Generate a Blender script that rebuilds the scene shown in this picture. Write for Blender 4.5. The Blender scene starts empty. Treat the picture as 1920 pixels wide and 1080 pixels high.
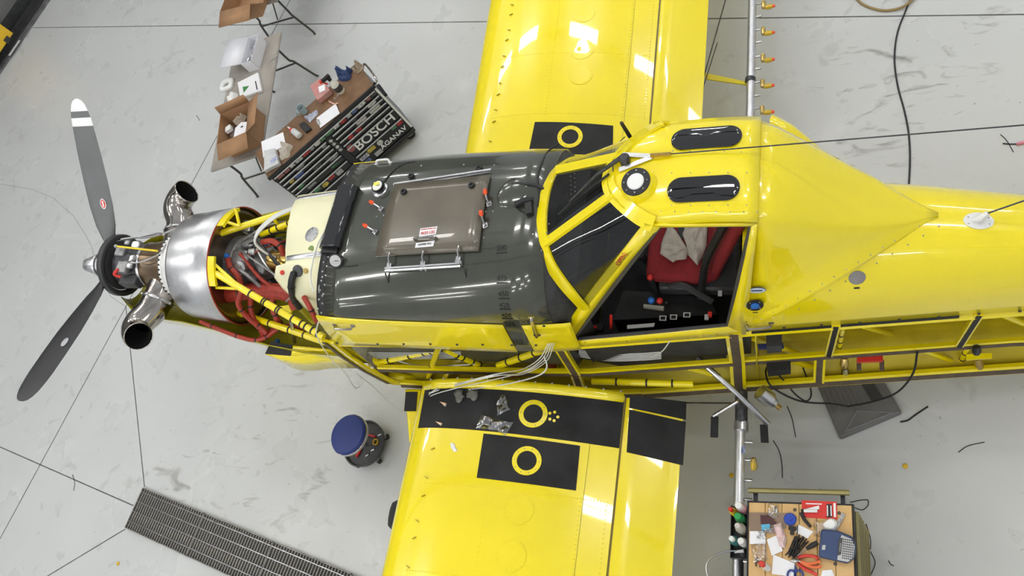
import bpy, math, random
from mathutils import Vector, Matrix
from mathutils.bvhtree import BVHTree
from math import sin, cos, pi, radians, sqrt, atan2
random.seed(7)
C = bpy.context.scene.collection

# ------------------------------------------------------------------ camera
F, H = 1598.0, 6.25                     # focal length in pixels of a 1920 wide frame, camera height in metres
def _n(v): return Vector(v).normalized()
_d = _n((1844-960, 1362-540, F))        # straight down, seen in the camera (nadir point of the picture)
_y = Vector((1564-960, -2785-540, F)); _y = (_y - _d*_y.dot(_d)).normalized()   # direction of the wing span
_z = -_d; _x = _y.cross(_z)
def ray(u, v):
    q = _n((u-960, v-540, F)); return Vector((_x.dot(q), _y.dot(q), _z.dot(q)))
EYE = Vector((0, 0, H))
cam = bpy.data.cameras.new('camera'); cam_o = bpy.data.objects.new('camera', cam); C.objects.link(cam_o)
cam.sensor_width = 36; cam.lens = F/1920*36; cam.clip_start = .05; cam.clip_end = 200
_r = Vector((_x[0], _y[0], _z[0])); _u = -Vector((_x[1], _y[1], _z[1])); _b = -Vector((_x[2], _y[2], _z[2]))
m = Matrix((_r, _u, _b)).transposed().to_4x4(); m.translation = EYE; cam_o.matrix_world = m
bpy.context.scene.camera = cam_o

# ------------------------------------------------------------------ world, light, exposure
sc = bpy.context.scene
sc.view_settings.view_transform = 'Standard'; sc.view_settings.look = 'None'
sc.view_settings.exposure = 0.10; sc.view_settings.gamma = 1.0; sc.view_settings.use_curve_mapping = False
w = bpy.data.worlds.new('hangar_air'); sc.world = w; w.use_nodes = True
w.node_tree.nodes['Background'].inputs[0].default_value = (.80, .83, .86, 1)
w.node_tree.nodes['Background'].inputs[1].default_value = .60
LAMP_GLOW = 31.0   # brightness of the strip lights built at the end

# ------------------------------------------------------------------ pixel helpers
def W(u, v, z=0.0):
    r = ray(u, v); return EYE + r*((z-H)/r.z)
HUB = Vector((-6.101, 2.446, 2.175)); TH = radians(10.35)
A3 = Matrix(((cos(TH), 0, -sin(TH)), (0, 1, 0), (sin(TH), 0, cos(TH))))   # world -> aircraft axes (a aft, b right, c up)
A3T = A3.transposed()
def to_ac(p): return A3 @ (Vector(p)-HUB)
def to_w(p): return HUB + A3T @ Vector(p)
EA = to_ac(EYE)
def _pl(u, v, i, k):
    d = A3 @ ray(u, v); return EA + d*((k-EA[i])/d[i])
def PA(u, v, a): return _pl(u, v, 0, a)
def PB(u, v, b): return _pl(u, v, 1, b)
def PC(u, v, c): return _pl(u, v, 2, c)

# ------------------------------------------------------------------ materials
def mat(name, col, rough=.5, metal=0., var=0., scale=6., bump=0., bscale=40., coat=0., emit=0., spec=.5, col2=None, thr=None, detail=4., trans=0.):
    m = bpy.data.materials.new(name); m.use_nodes = True; nt = m.node_tree; N = nt.nodes; L = nt.links
    p = N['Principled BSDF']; p.inputs['Base Color'].default_value = (*col, 1); p.inputs['Roughness'].default_value = rough
    p.inputs['Metallic'].default_value = metal; p.inputs['Specular IOR Level'].default_value = spec
    if coat: p.inputs['Coat Weight'].default_value = coat; p.inputs['Coat Roughness'].default_value = .03
    if trans: p.inputs['Transmission Weight'].default_value = trans
    if emit: p.inputs['Emission Color'].default_value = (*col, 1); p.inputs['Emission Strength'].default_value = emit
    if var or col2 or bump:
        tc = N.new('ShaderNodeTexCoord')
    if var or col2:
        no = N.new('ShaderNodeTexNoise'); no.inputs['Scale'].default_value = scale; no.inputs['Detail'].default_value = detail
        L.new(tc.outputs['Object'], no.inputs['Vector'])
        r = N.new('ShaderNodeValToRGB'); a, b = r.color_ramp.elements
        if thr: a.position, b.position = thr
        else: a.position, b.position = .3, .7
        if col2: a.color = (*col, 1); b.color = (*col2, 1)
        else: a.color = (*[max(0, c*(1-var)) for c in col], 1); b.color = (*[min(1, c*(1+var)) for c in col], 1)
        L.new(no.outputs['Fac'], r.inputs['Fac']); L.new(r.outputs['Color'], p.inputs['Base Color'])
    if bump:
        n2 = N.new('ShaderNodeTexNoise'); n2.inputs['Scale'].default_value = bscale; n2.inputs['Detail'].default_value = 3
        L.new(tc.outputs['Object'], n2.inputs['Vector'])
        bp = N.new('ShaderNodeBump'); bp.inputs['Strength'].default_value = bump; bp.inputs['Distance'].default_value = .01
        L.new(n2.outputs['Fac'], bp.inputs['Height']); L.new(bp.outputs['Normal'], p.inputs['Normal'])
    return m
def glass(name, tint=(.9, .9, .9), rough=.02, refl=1.0, base=.05):
    m = bpy.data.materials.new(name); m.use_nodes = True; nt = m.node_tree; N = nt.nodes; L = nt.links
    N.remove(N['Principled BSDF']); out = N['Material Output']
    t = N.new('ShaderNodeBsdfTransparent'); t.inputs[0].default_value = (*tint, 1)
    g = N.new('ShaderNodeBsdfGlossy'); g.inputs['Roughness'].default_value = rough; g.inputs[0].default_value = (refl, refl, refl, 1)
    lw = N.new('ShaderNodeLayerWeight'); lw.inputs[0].default_value = .5
    pw = N.new('ShaderNodeMath'); pw.operation = 'POWER'; pw.inputs[1].default_value = 4.; L.new(lw.outputs['Facing'], pw.inputs[0])
    f = N.new('ShaderNodeMath'); f.operation = 'MULTIPLY_ADD'; f.inputs[1].default_value = .9; f.inputs[2].default_value = base; L.new(pw.outputs[0], f.inputs[0])
    x = N.new('ShaderNodeMixShader'); L.new(f.outputs[0], x.inputs[0]); L.new(t.outputs[0], x.inputs[1]); L.new(g.outputs[0], x.inputs[2])
    L.new(x.outputs[0], out.inputs[0]); return m
MT = dict(
 yellow=mat('yellow_paint', (.93, .76, .004), .22, coat=1., var=.03, scale=2),
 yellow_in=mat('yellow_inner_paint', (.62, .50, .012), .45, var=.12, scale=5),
 zinc=mat('yellow_green_primer', (.40, .36, .012), .38, var=.15, scale=7),
 black=mat('black_rubber', (.012, .012, .013), .55, var=.3, scale=20),
 blackgloss=mat('black_gloss', (.006, .006, .007), .12, coat=.6),
 antislip=mat('black_grit_paint', (.018, .018, .02), .78, var=.5, scale=5, bump=.5, bscale=400),
 olive=mat('olive_fibreglass', (.050, .054, .040), .16, coat=.7, var=.22, scale=3.5),
 hatch=mat('brown_fibreglass_lid', (.125, .108, .078), .28, coat=.4, var=.14, scale=5),
 alu=mat('brushed_aluminium', (.66, .66, .67), .33, 1., var=.07, scale=30),
 alud=mat('dull_aluminium', (.40, .40, .41), .45, 1., var=.2, scale=18),
 chrome=mat('polished_steel', (.42, .39, .36), .13, 1., var=.2, scale=9),
 steel=mat('steel', (.52, .52, .53), .28, 1., var=.1, scale=20),
 inconel=mat('heat_tinted_steel', (.20, .17, .145), .3, 1., col2=(.30, .20, .11), scale=4),
 darkmetal=mat('dark_metal', (.07, .07, .075), .4, .7, var=.3, scale=30),
 gold=mat('gold_anodised', (.62, .42, .13), .3, 1., var=.2, scale=20),
 castgrey=mat('cast_grey', (.30, .30, .30), .45, .6, var=.25, scale=25),
 cream=mat('cream_paint', (.83, .80, .53), .32, var=.04, scale=4),
 red=mat('red_hose_sleeve', (.36, .035, .018), .5, var=.25, scale=40, bump=.2, bscale=200),
 redp=mat('red_plastic', (.62, .03, .02), .35),
 redknob=mat('orange_red_grip', (.85, .09, .02), .35),
 seat=mat('red_seat_fabric', (.24, .012, .016), .85, var=.15, scale=60, bump=.3, bscale=300),
 bluep=mat('blue_plastic', (.02, .16, .55), .35),
 white=mat('white_paint', (.80, .80, .78), .4, var=.03),
 whitec=mat('white_cable_jacket', (.72, .72, .68), .45),
 brown=mat('brown_sealing_strip', (.10, .072, .048), .6, var=.2, scale=15),
 greyblade=mat('grey_blade_paint', (.135, .137, .14), .38, var=.08, scale=6),
 grey=mat('grey_plastic', (.20, .20, .205), .5, var=.08, scale=8),
 dgrey=mat('dark_grey_plastic', (.05, .05, .052), .5, var=.15, scale=10),
 lgrey=mat('light_grey_plastic', (.5, .5, .5), .45, var=.05),
 cabin=mat('dark_cabin_lining', (.034, .035, .037), .7, var=.3, scale=10),
 cloth=mat('beige_cloth', (.50, .45, .385), .9, var=.10, scale=14, bump=.4, bscale=60),
 brass=mat('brass', (.55, .40, .14), .3, 1., var=.15, scale=20),
 sticker=mat('white_label_stock', (.85, .85, .85), .4),
 ink=mat('black_ink', (.01, .01, .01), .5),
 inkred=mat('red_ink', (.62, .03, .03), .5),
 doorglass=glass('door_glass', (.82, .84, .84)),
 glass=glass('clear_canopy_glass', (.62, .64, .65)),
 bag=glass('clear_polythene', (.88, .88, .9), .16, 1.0, .22),
 tint=mat('tinted_roof_glass', (.004, .004, .005), .04, coat=1.),
 tyre=mat('tyre_rubber', (.02, .02, .02), .7, var=.2, scale=20, bump=.3, bscale=30),
)

# ------------------------------------------------------------------ mesh builder
def cr(pts, n=6):
    """smooth a polyline (Catmull-Rom)"""
    P = [Vector(p) for p in pts]
    if len(P) < 3: return P
    Q = [P[0]*2-P[1]] + P + [P[-1]*2-P[-2]]; out = []
    for i in range(1, len(Q)-2):
        a, b, c, d = Q[i-1:i+3]
        for k in range(n):
            t = k/n
            out.append(.5*((2*b)+(c-a)*t+(2*a-5*b+4*c-d)*t*t+(3*b-a-3*c+d)*t**3))
    out.append(P[-1]); return out
class MB:
    def __init__(s): s.v = []; s.f = []
    def add(s, vs, fs):
        k = len(s.v); s.v += [Vector(p) for p in vs]; s.f += [tuple(i+k for i in f) for f in fs]; return s
    def box(s, c, sz, ax=None):
        c = Vector(c); X, Y, Z = ax or (Vector((1, 0, 0)), Vector((0, 1, 0)), Vector((0, 0, 1)))
        vs = [c + X*(sz[0]/2*i) + Y*(sz[1]/2*j) + Z*(sz[2]/2*k) for k in (-1, 1) for j in (-1, 1) for i in (-1, 1)]
        return s.add(vs, [(0, 2, 3, 1), (4, 5, 7, 6), (0, 1, 5, 4), (2, 6, 7, 3), (0, 4, 6, 2), (1, 3, 7, 5)])
    def span(s, lo, hi):
        return s.box([(lo[i]+hi[i])/2 for i in range(3)], [abs(hi[i]-lo[i]) for i in range(3)])
    def prism(s, poly, off):
        n = len(poly); off = Vector(off); P = [Vector(p) for p in poly]
        vs = P + [p+off for p in P]
        return s.add(vs, [tuple(range(n))[::-1], tuple(range(n, 2*n))] + [(i, (i+1) % n, n+(i+1) % n, n+i) for i in range(n)])
    def tube(s, pts, r, n=8, smooth=0, cap=True):
        P = cr(pts, smooth) if smooth else [Vector(p) for p in pts]
        m = len(P); R = r if isinstance(r, (list, tuple)) else None
        t0 = (P[1]-P[0]).normalized(); up = Vector((0, 0, 1)) if abs(t0.z) < .9 else Vector((1, 0, 0))
        nx = t0.cross(up).normalized(); vs = []; fs = []
        for i in range(m):
            t = (P[min(i+1, m-1)]-P[max(i-1, 0)]).normalized()
            nx = (nx - t*nx.dot(t)).normalized(); ny = t.cross(nx)
            rr = r if R is None else R[0]+(R[-1]-R[0])*i/(m-1) if len(R) != m else R[i]
            for k in range(n):
                an = 2*pi*k/n; vs.append(P[i] + nx*(rr*cos(an)) + ny*(rr*sin(an)))
        for i in range(m-1):
            for k in range(n): fs.append((i*n+k, i*n+(k+1) % n, (i+1)*n+(k+1) % n, (i+1)*n+k))
        if cap: fs += [tuple(range(n))[::-1], tuple((m-1)*n+k for k in range(n))]
        return s.add(vs, fs)
    def lathe(s, o, axis, prof, n=24, cap=True, arc=(0, 2*pi)):
        o = Vector(o); ax = Vector(axis).normalized(); up = Vector((0, 0, 1)) if abs(ax.z) < .9 else Vector((1, 0, 0))
        X = (up - ax*up.dot(ax)).normalized(); Y = ax.cross(X); full = abs(arc[1]-arc[0]-2*pi) < 1e-6
        m = n if full else n+1; vs = []; fs = []
        for t, r in prof:
            for k in range(m):
                an = arc[0]+(arc[1]-arc[0])*k/n; vs.append(o + ax*t + X*(r*cos(an)) + Y*(r*sin(an)))
        for i in range(len(prof)-1):
            for k in range(n): fs.append((i*m+k, i*m+(k+1) % m, (i+1)*m+(k+1) % m, (i+1)*m+k))
        if cap and full: fs += [tuple(range(n))[::-1], tuple((len(prof)-1)*m+k for k in range(n))]
        return s.add(vs, fs)
    def loft(s, secs, closed=False, caps=False):
        n = len(secs[0]); vs = [p for q in secs for p in q]; fs = []
        for i in range(len(secs)-1):
            for k in range(n if closed else n-1): fs.append((i*n+k, i*n+(k+1) % n, (i+1)*n+(k+1) % n, (i+1)*n+k))
        if caps: fs += [tuple(range(n))[::-1], tuple((len(secs)-1)*n+k for k in range(n))]
        return s.add(vs, fs)
    def ball(s, c, r, n=10, sq=(1, 1, 1)):
        c = Vector(c); vs = []; fs = []; m = n//2+1
        for i in range(m+1):
            th = pi*i/m
            for k in range(n):
                ph = 2*pi*k/n; vs.append(c+Vector((r*sq[0]*sin(th)*cos(ph), r*sq[1]*sin(th)*sin(ph), r*sq[2]*cos(th))))
        for i in range(m):
            for k in range(n): fs.append((i*n+k, (i+1)*n+k, (i+1)*n+(k+1) % n, i*n+(k+1) % n))
        return s.add(vs, fs)
    def quad(s, *p): return s.add(p, [tuple(range(len(p)))])
BASE = to_ac((HUB.x+2.45, HUB.y, 0))
PLANE = None
def obj(name, mb, m, parent=None, label=None, cat=None, group=None, kind=None, solid=0., bevel=0., sub=0, ang=35., recenter=False, flat=False):
    me = bpy.data.meshes.new(name); loc = Vector((0, 0, 0)); V = mb.v
    if recenter:
        lo = [min(p[i] for p in V) for i in range(3)]; hi = [max(p[i] for p in V) for i in range(3)]
        loc = Vector(((lo[0]+hi[0])/2, (lo[1]+hi[1])/2, lo[2])); V = [p-loc for p in V]
    me.from_pydata([tuple(p) for p in V], [], mb.f); me.update()
    o = bpy.data.objects.new(name, me); C.objects.link(o)
    for mm in (m if isinstance(m, (list, tuple)) else [m]): me.materials.append(MT[mm] if isinstance(mm, str) else mm)
    if not flat and len(me.polygons):
        me.polygons.foreach_set('use_smooth', [True]*len(me.polygons)); me.set_sharp_from_angle(angle=radians(ang))
    o.location = loc
    if parent is not None:
        o.parent = parent
        if parent is PLANE: o.location = -BASE
    if solid:
        q = o.modifiers.new('thickness', 'SOLIDIFY'); q.thickness = solid; q.offset = 0
    if bevel:
        q = o.modifiers.new('bevel', 'BEVEL'); q.width = bevel; q.segments = 2; q.limit_method = 'ANGLE'
    if sub:
        q = o.modifiers.new('subdivision', 'SUBSURF'); q.levels = sub; q.render_levels = sub
    tag(o, label, cat, group, kind); return o
def tag(o, label=None, cat=None, group=None, kind=None):
    if label: o['label'] = label
    if cat: o['category'] = cat
    if group: o['group'] = group
    if kind: o['kind'] = kind
    return o
def thing(name, label, cat, loc=(0, 0, 0), rotz=0., group=None, kind=None):
    o = bpy.data.objects.new(name, None); o.empty_display_size = .1; C.objects.link(o)
    o.location = loc; o.rotation_euler = (0, 0, rotz); return tag(o, label, cat, group, kind)
def copy_tree(o, parent=None):
    c = o.copy(); C.objects.link(c)
    if parent is not None: c.parent = parent
    for ch in [x for x in bpy.data.objects if x.parent is o]: copy_tree(ch, c)
    return c
def text(name, s, size, pos, X, Y, m, parent=None, align='CENTER', depth=.001, label=None, bold=0.):
    cu = bpy.data.curves.new(name, 'FONT'); cu.body = s; cu.size = size; cu.align_x = align; cu.align_y = 'CENTER'; cu.extrude = depth; cu.offset = bold
    t = bpy.data.objects.new('tmp', cu); C.objects.link(t)
    bpy.context.view_layer.update()
    me = bpy.data.meshes.new_from_object(t.evaluated_get(bpy.context.evaluated_depsgraph_get()))
    bpy.data.objects.remove(t); X = Vector(X).normalized(); Y = Vector(Y); Y = (Y-X*Y.dot(X)).normalized(); Z = X.cross(Y)
    pos = Vector(pos)
    for v in me.vertices: v.co = pos + X*v.co.x + Y*v.co.y + Z*v.co.z
    me.name = name; me.materials.clear(); me.materials.append(MT[m] if isinstance(m, str) else m)
    o = bpy.data.objects.new(name, me); C.objects.link(o)
    if parent is not None:
        o.parent = parent
        if parent is PLANE: o.location = -BASE
    if label: o['label'] = label
    return o
def sub(name, mb, m, parent, **k):
    """a part given in world axes under an unrotated thing"""
    mb.v = [p-parent.location for p in mb.v]; return obj(name, mb, m, parent, **k)
BV = {}
def bv(key, mb): BV[key] = BVHTree.FromPolygons([tuple(p) for p in mb.v], mb.f)
def hit(u, v, *keys):
    """where the line of sight of a pixel meets an aircraft surface already built (aircraft axes), and its normal"""
    d = (A3 @ ray(u, v)).normalized(); best = None
    for k in (keys or BV):
        p, n, i, t = BV[k].ray_cast(EA, d)
        if p is not None and (best is None or t < best[0]): best = (t, p, n if n.dot(d) < 0 else -n)
    return (best[1], best[2]) if best else (None, None)
def frame(n, ref=(1, 0, 0)):
    n = Vector(n).normalized(); x = Vector(ref); x = (x-n*x.dot(n)).normalized(); return x, n.cross(x), n
def disc(mb, p, n, r, h, k=16): return mb.lathe(p, n, [(-.002, r), (h*.8, r), (h, r*.9)], k)

# ================================================================== SETTING
def floor_material():
    m = bpy.data.materials.new('painted_concrete'); m.use_nodes = True; nt = m.node_tree; N = nt.nodes; L = nt.links
    p = N['Principled BSDF']; p.inputs['Roughness'].default_value = .32; p.inputs['Specular IOR Level'].default_value = .45
    tc = N.new('ShaderNodeTexCoord')
    def noise(sc, det=4., dist=0.):
        n = N.new('ShaderNodeTexNoise'); n.inputs['Scale'].default_value = sc; n.inputs['Detail'].default_value = det; n.inputs['Distortion'].default_value = dist
        L.new(tc.outputs['Object'], n.inputs['Vector']); return n
    def ramp(src, p0, p1, c0, c1):
        r = N.new('ShaderNodeValToRGB'); a, b = r.color_ramp.elements; a.position = p0; b.position = p1; a.color = (*c0, 1); b.color = (*c1, 1)
        L.new(src, r.inputs[0]); return r.outputs[0]
    def mul(a, b):
        x = N.new('ShaderNodeMix'); x.data_type = 'RGBA'; x.blend_type = 'MULTIPLY'; x.inputs[0].default_value = 1
        L.new(a, x.inputs[6]); L.new(b, x.inputs[7]); return x.outputs[2]
    base = ramp(noise(.55, 3).outputs[0], .3, .7, (.545, .555, .548), (.60, .612, .605))
    scuff = ramp(noise(2.6, 9, 1.6).outputs[0], .27, .37, (.86, .855, .845), (1, 1, 1))
    fine = ramp(noise(24, 6, .6).outputs[0], .25, .31, (.62, .60, .58), (1, 1, 1))
    mp = N.new('ShaderNodeMapping'); mp.inputs['Rotation'].default_value = (0, 0, -.9); mp.inputs['Scale'].default_value = (1.0, 2.4, 1.0); L.new(tc.outputs['Object'], mp.inputs['Vector'])
    st = N.new('ShaderNodeTexNoise'); st.inputs['Scale'].default_value = 2.2; st.inputs['Detail'].default_value = 8; st.inputs['Distortion'].default_value = 2.0; L.new(mp.outputs[0], st.inputs['Vector'])
    streak = ramp(st.outputs[0], .27, .40, (.66, .645, .625), (1, 1, 1))
    def spot(x, y, r):
        d = N.new('ShaderNodeVectorMath'); d.operation = 'DISTANCE'; d.inputs[1].default_value = (x, y, 0); L.new(tc.outputs['Object'], d.inputs[0])
        q = N.new('ShaderNodeMapRange'); q.inputs[1].default_value = r*.35; q.inputs[2].default_value = r; q.inputs[3].default_value = 1; q.inputs[4].default_value = 0; L.new(d.outputs['Value'], q.inputs[0]); return q.outputs[0]
    def worn(c, dirty, msk):
        x = N.new('ShaderNodeMix'); x.data_type = 'RGBA'; x.blend_type = 'MULTIPLY'; L.new(msk, x.inputs[0]); L.new(c, x.inputs[6]); L.new(dirty, x.inputs[7]); return x.outputs[2]
    c = mul(mul(base, scuff), fine)
    for u_, v_, r_ in ((520, 850, 1.5), (1740, 30, 1.2), (1650, 200, 1.0), (1560, 300, .7), (330, 900, .9)):
        q_ = W(u_, v_); c = worn(c, streak, spot(q_.x, q_.y, r_))
    L.new(c, p.inputs['Base Color'])
    L.new(ramp(noise(1.7, 5).outputs[0], .3, .7, (.22,)*3, (.42,)*3), p.inputs['Roughness'])
    return m
fl = MB(); fl.span((-22, -13, -.25), (14, 16, 0))
# the drain channel cuts the floor: leave it as a shallow dark box standing just under the grating (built with the gratings)
g0, g1, g2 = W(272, 915), W(672, 1080), W(236, 990)
floor = obj('floor', fl, floor_material(), kind='structure')
MT['joint'] = mat('joint_sealant', (.10, .10, .098), .7, var=.4, scale=9)
MT['crack'] = mat('crack_dirt', (.26, .255, .25), .8)
def joint(pts, wd=.012, m='joint', nm='joint'):
    P = [W(*p) for p in pts]; b = MB()
    for i in range(len(P)-1):
        d = (P[i+1]-P[i]).normalized(); q = Vector((-d.y, d.x, 0))*wd/2
        b.span((0, 0, 0), (0, 0, 0)) if 0 else b.prism([P[i]+q, P[i]-q, P[i+1]-q, P[i+1]+q], (0, 0, .0012))
    obj(nm, b, m, floor, flat=True)
joint([(62, 52), (2300, 22)]); joint([(-200, 750), (250, 948)]); joint([(236, 575), (271, 913)]); joint([(-130, 1250), (236, 575), (560, -30)])
joint([(235, 992), (20, 1122)]); joint([(1366, -20), (1318, 150)]); joint([(1250, 755), (1384, 756)])
joint([(0, 345), (60, 355), (100, 371), (138, 405), (160, 440), (172, 462), (186, 520), (208, 556), (236, 575)], .006, 'crack', 'crack')

# drain gratings: bars across, rods along
gd = (g1-g0); gd.z = 0; glen = gd.length; gd.normalize(); gp = Vector((gd.y, -gd.x, 0)); gw = .425
MT['grate'] = mat('galvanised_grate', (.30, .29, .27), .6, .5, var=.25, scale=12)
MT['pit'] = mat('drain_shade', (.012, .011, .010), .9)  # near-black colour stands in for the shade down in the channel
seg = [0, (W(386, 967)-g0).dot(gd), (W(515, 1020)-g0).dot(gd)]; step = seg[2]-seg[1]; seg += [seg[2]+step, seg[2]+2*step]
gang = atan2(gd.y, gd.x)
for i in range(4):
    ln = seg[i+1]-seg[i]; o0 = g0+gd*seg[i]
    t = thing('drain_grate', ['galvanised drain grating at the end of the floor channel', 'galvanised drain grating second from the channel end', 'galvanised drain grating third from the channel end', 'galvanised drain grating fourth from the channel end'][i], 'grating', o0+Vector((0, 0, .0)), gang, 'floor drain gratings')
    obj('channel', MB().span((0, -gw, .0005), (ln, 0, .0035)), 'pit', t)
    b = MB().span((0.003, -gw, .003), (ln-.003, -gw+.008, .034)).span((.003, -.008, .003), (ln-.003, 0, .034)).span((.003, -gw, .003), (.011, 0, .034)).span((ln-.011, -gw, .003), (ln-.003, 0, .034))
    obj('frame', b, 'grate', t)
    n = int(ln/.036); first = None
    for k in range(1, n):
        x = .008+(ln-.016)*k/n
        if first is None: first = obj('bar', MB().span((-.005, -gw+.006, .004), (.005, -.006, .030)), 'grate', t); first.location = (x, 0, 0)
        else:
            c = first.copy(); C.objects.link(c); c.location = (x, 0, 0)
    for k in range(4):
        y = -gw*(k+.42)/4.2; obj('cross_rod', MB().tube([(.005, y, .031), (ln-.005, y, .031)], .0055, 6), 'steel', t)

# hangar door side, far left
dA, dB = W(95, 0), W(0, 140); dd = (dB-dA).normalized(); dn = Vector((-dd.y, dd.x, 0)); dn = dn if dn.x < 0 else -dn   # away from camera
def dwall(t0, t1, o0, o1, z0, z1):
    P = [dA+dd*t0+dn*o0, dA+dd*t1+dn*o0, dA+dd*t1+dn*o1, dA+dd*t0+dn*o1]
    return [Vector((p.x, p.y, z0)) for p in P], (0, 0, z1-z0)
MT['doorskin'] = mat('grey_door_skin', (.17, .17, .165), .5, var=.1, scale=2)
MT['doorframe'] = mat('dark_door_steel', (.045, .046, .048), .5, .3, var=.3, scale=6)
MT['sill'] = mat('worn_steel_sill', (.17, .17, .17), .5, .4, var=.3, scale=8)
MT['hyellow'] = mat('safety_yellow', (.72, .45, .02), .5, var=.06)
wl = obj('wall_left', MB().prism(*dwall(-12, 14, .62, .80, 0, 8.8)), 'doorskin', kind='structure')
obj('trim_1', MB().prism(*dwall(-12, 14, .0, .13, 0, .03)), 'sill', kind='structure')
obj('door_1', MB().prism(*dwall(-12, 14, .13, .62, 0, .05)).prism(*dwall(-12, 14, .30, .36, .05, .10)).prism(*dwall(-12, 14, .50, .62, .05, .20)), 'doorframe', kind='structure')
yb = W(23, 62, .22); ln = (W(0, 99, .22)-yb).length
q = thing('safety_board', 'yellow square safety board standing against the hangar door', 'panel', yb, atan2(dd.y, dd.x))
obj('plate', MB().span((0, -.03, .0), (ln+.5, .03, .9)), 'hyellow', q); [obj('bracket', MB().span((x_, -.05, -.02), (x_+.1, .05, .06)), 'doorframe', q) for x_ in (.1, .6)]
p = W(27, 90, .06); obj('door_label', MB().prism([p+dd*.16+dn*.03, p+dd*.16-dn*.03, p-dd*.16-dn*.03, p-dd*.16+dn*.03], (0, 0, .004)), 'sticker', bpy.data.objects['door_1'])

# hangar ceiling with hanging light fittings, far walls
MT['ceil'] = mat('white_ceiling_liner', (.75, .75, .74), .6, var=.03)

# ================================================================== AIRPLANE (aircraft axes: a aft of the propeller, b to its right, c up)
PLANE = thing('crop_duster_airplane', 'yellow single-engine crop duster with cowlings removed and olive hopper', 'airplane', HUB+A3T @ BASE)
PLANE.rotation_euler = (0, TH, 0)
def part(name, mb, m, parent=None, **k): return obj(name, mb, m, parent or PLANE, **k)
V = Vector
def lerp(a, b, t): return a+(b-a)*t
def interp(x, xs, ys):
    if x <= xs[0]: return ys[0]
    for i in range(len(xs)-1):
        if x <= xs[i+1]: return lerp(ys[i], ys[i+1], (x-xs[i])/(xs[i+1]-xs[i]))
    return ys[-1]
def HT(a): return interp(a, (2.1, 3.87, 6.6, 9.4), (.64, .605, .282, .07))
def HM(a): return interp(a, (2.1, 3.9, 6.64, 9.4), (.65, .61, .27, .075))
def HL(a): return interp(a, (2.1, 4.15, 6.7, 9.4), (.68, .67, .345, .08))
CT, CM, CL = .12, -.40, -.67

# ---- hopper
def crown(a): return interp(a, (2.2, 2.5, 2.79, 4.2), (.605, .665, .72, .896))
def shoulder(a): return interp(a, (2.2, 3.0, 4.2), (.43, .50, .50))
def taper(a): return interp(a, (3.7, 3.98, 4.15), (1, .955, .90))
def hop_c(a, b):
    s = shoulder(a); x = min(abs(b)/(.6*taper(a)), 1); return s+(crown(a)-s)*(1-x**3)**.6
def hop_sec(a, b0=-.65, b1=.65):
    k = taper(a); s = shoulder(a)
    half = [(0, crown(a))]+[(b*k, hop_c(a, b*k)) for b in (.1, .2, .28, .35, .41, .46, .5, .535, .562, .582, .594, .6)]+[(.606*k, s-.06), (.62*k, .34), (.635*k, .22), (.645*k, .12)]
    return [V((a, -b, c)) for b, c in half[::-1]]+[V((a, b, c)) for b, c in half[1:]]
mb = MB().loft([hop_sec(a) for a in (2.375, 2.5, 2.8, 3.1, 3.4, 3.7, 3.91)]); bv('hopper', mb)
hopper = part('hopper', mb, 'olive', solid=.012)
mb = MB().loft([[V((a, b*1.0, c)) for a, b, c in ((x, -.60, .12), (x, -.57, -.35), (x, -.30, -.66), (x, .30, -.66), (x, .57, -.35), (x, .60, .12))] for x in (2.40, 3.1, 3.9)], caps=True)
part('hopper_tank', mb, mat('dark_tank', (.04, .042, .034), .4, var=.3, scale=5), hopper)
q = hop_sec(3.905); n_ = len(q)
mb = MB().loft([q, [V((4.10, max(-.50, min(.50, p.y*.80)), min(p.z, .46-.02*abs(p.y)) if p.z > .3 else p.z)) for p in q]]); part('cowl_panel', mb, 'cabin', hopper, solid=.006)
# firewall edge strip
mb = MB().loft([[V((a, p.y*s, .5+(p.z-.5)*s if p.z > .5 else p.z)) for p in hop_sec(2.375)] for a, s in ((2.382, 1.008), (2.355, 1.006), (2.315, .998))]); bv('flange', mb)
flange = part('firewall_strip', mb, 'black', solid=.006)
mb = MB()
for k in range(15):
    u, v = interp(k/14, (0, .3, .6, 1), (640, 624, 608, 596)), lerp(338, 580, k/14)
    for du in (1, 7):
        p, n = hit(u+du, v+(du-2)*1.2, 'flange')
        if p: mb.ball(p+n*.003, .008, 6)
part('rivet', mb, 'steel', flange, kind='stuff')
mb = MB().quad(V((2.335, -.63, .1)), V((2.335, .63, .1)), V((2.335, .6, .45)), V((2.335, .45, .6)), V((2.335, -.45, .6)), V((2.335, -.6, .45))).quad(V((2.335, -.66, -.68)), V((2.335, .66, -.68)), V((2.335, .63, .1)), V((2.335, -.63, .1)))
part('firewall', mb, 'castgrey', solid=.008)
# yellow side sheets over the hopper
def side_sheet(a0, a1, sgn, top0, top1, name='side_panel'):
    secs = []
    for i in range(9):
        a = lerp(a0, a1, i/8); tp = lerp(top0, top1, i/8)
        row = []
        for k in range(8):
            c = lerp(.115, tp, k/7); s = [p for p in hop_sec(a) if p.y >= 0]; s = sorted(s, key=lambda p: p.z)
            b = interp(c, [p.z for p in s], [p.y for p in s])+.012
            row.append(V((a, sgn*b, c)))
        secs.append(row)
    return MB().loft(secs)
for sg in (-1, 1):
    for a0, a1, t0, t1 in ((2.29, 3.60, .485, .475), (3.72, 4.02, .47, .46)):
        mb = side_sheet(a0, a1, sg, t0, t1)
        if sg < 0: bv('sheetF' if a0 < 3 else 'sheetR', mb)
        part('side_panel', mb, 'yellow', solid=.006)
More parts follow.
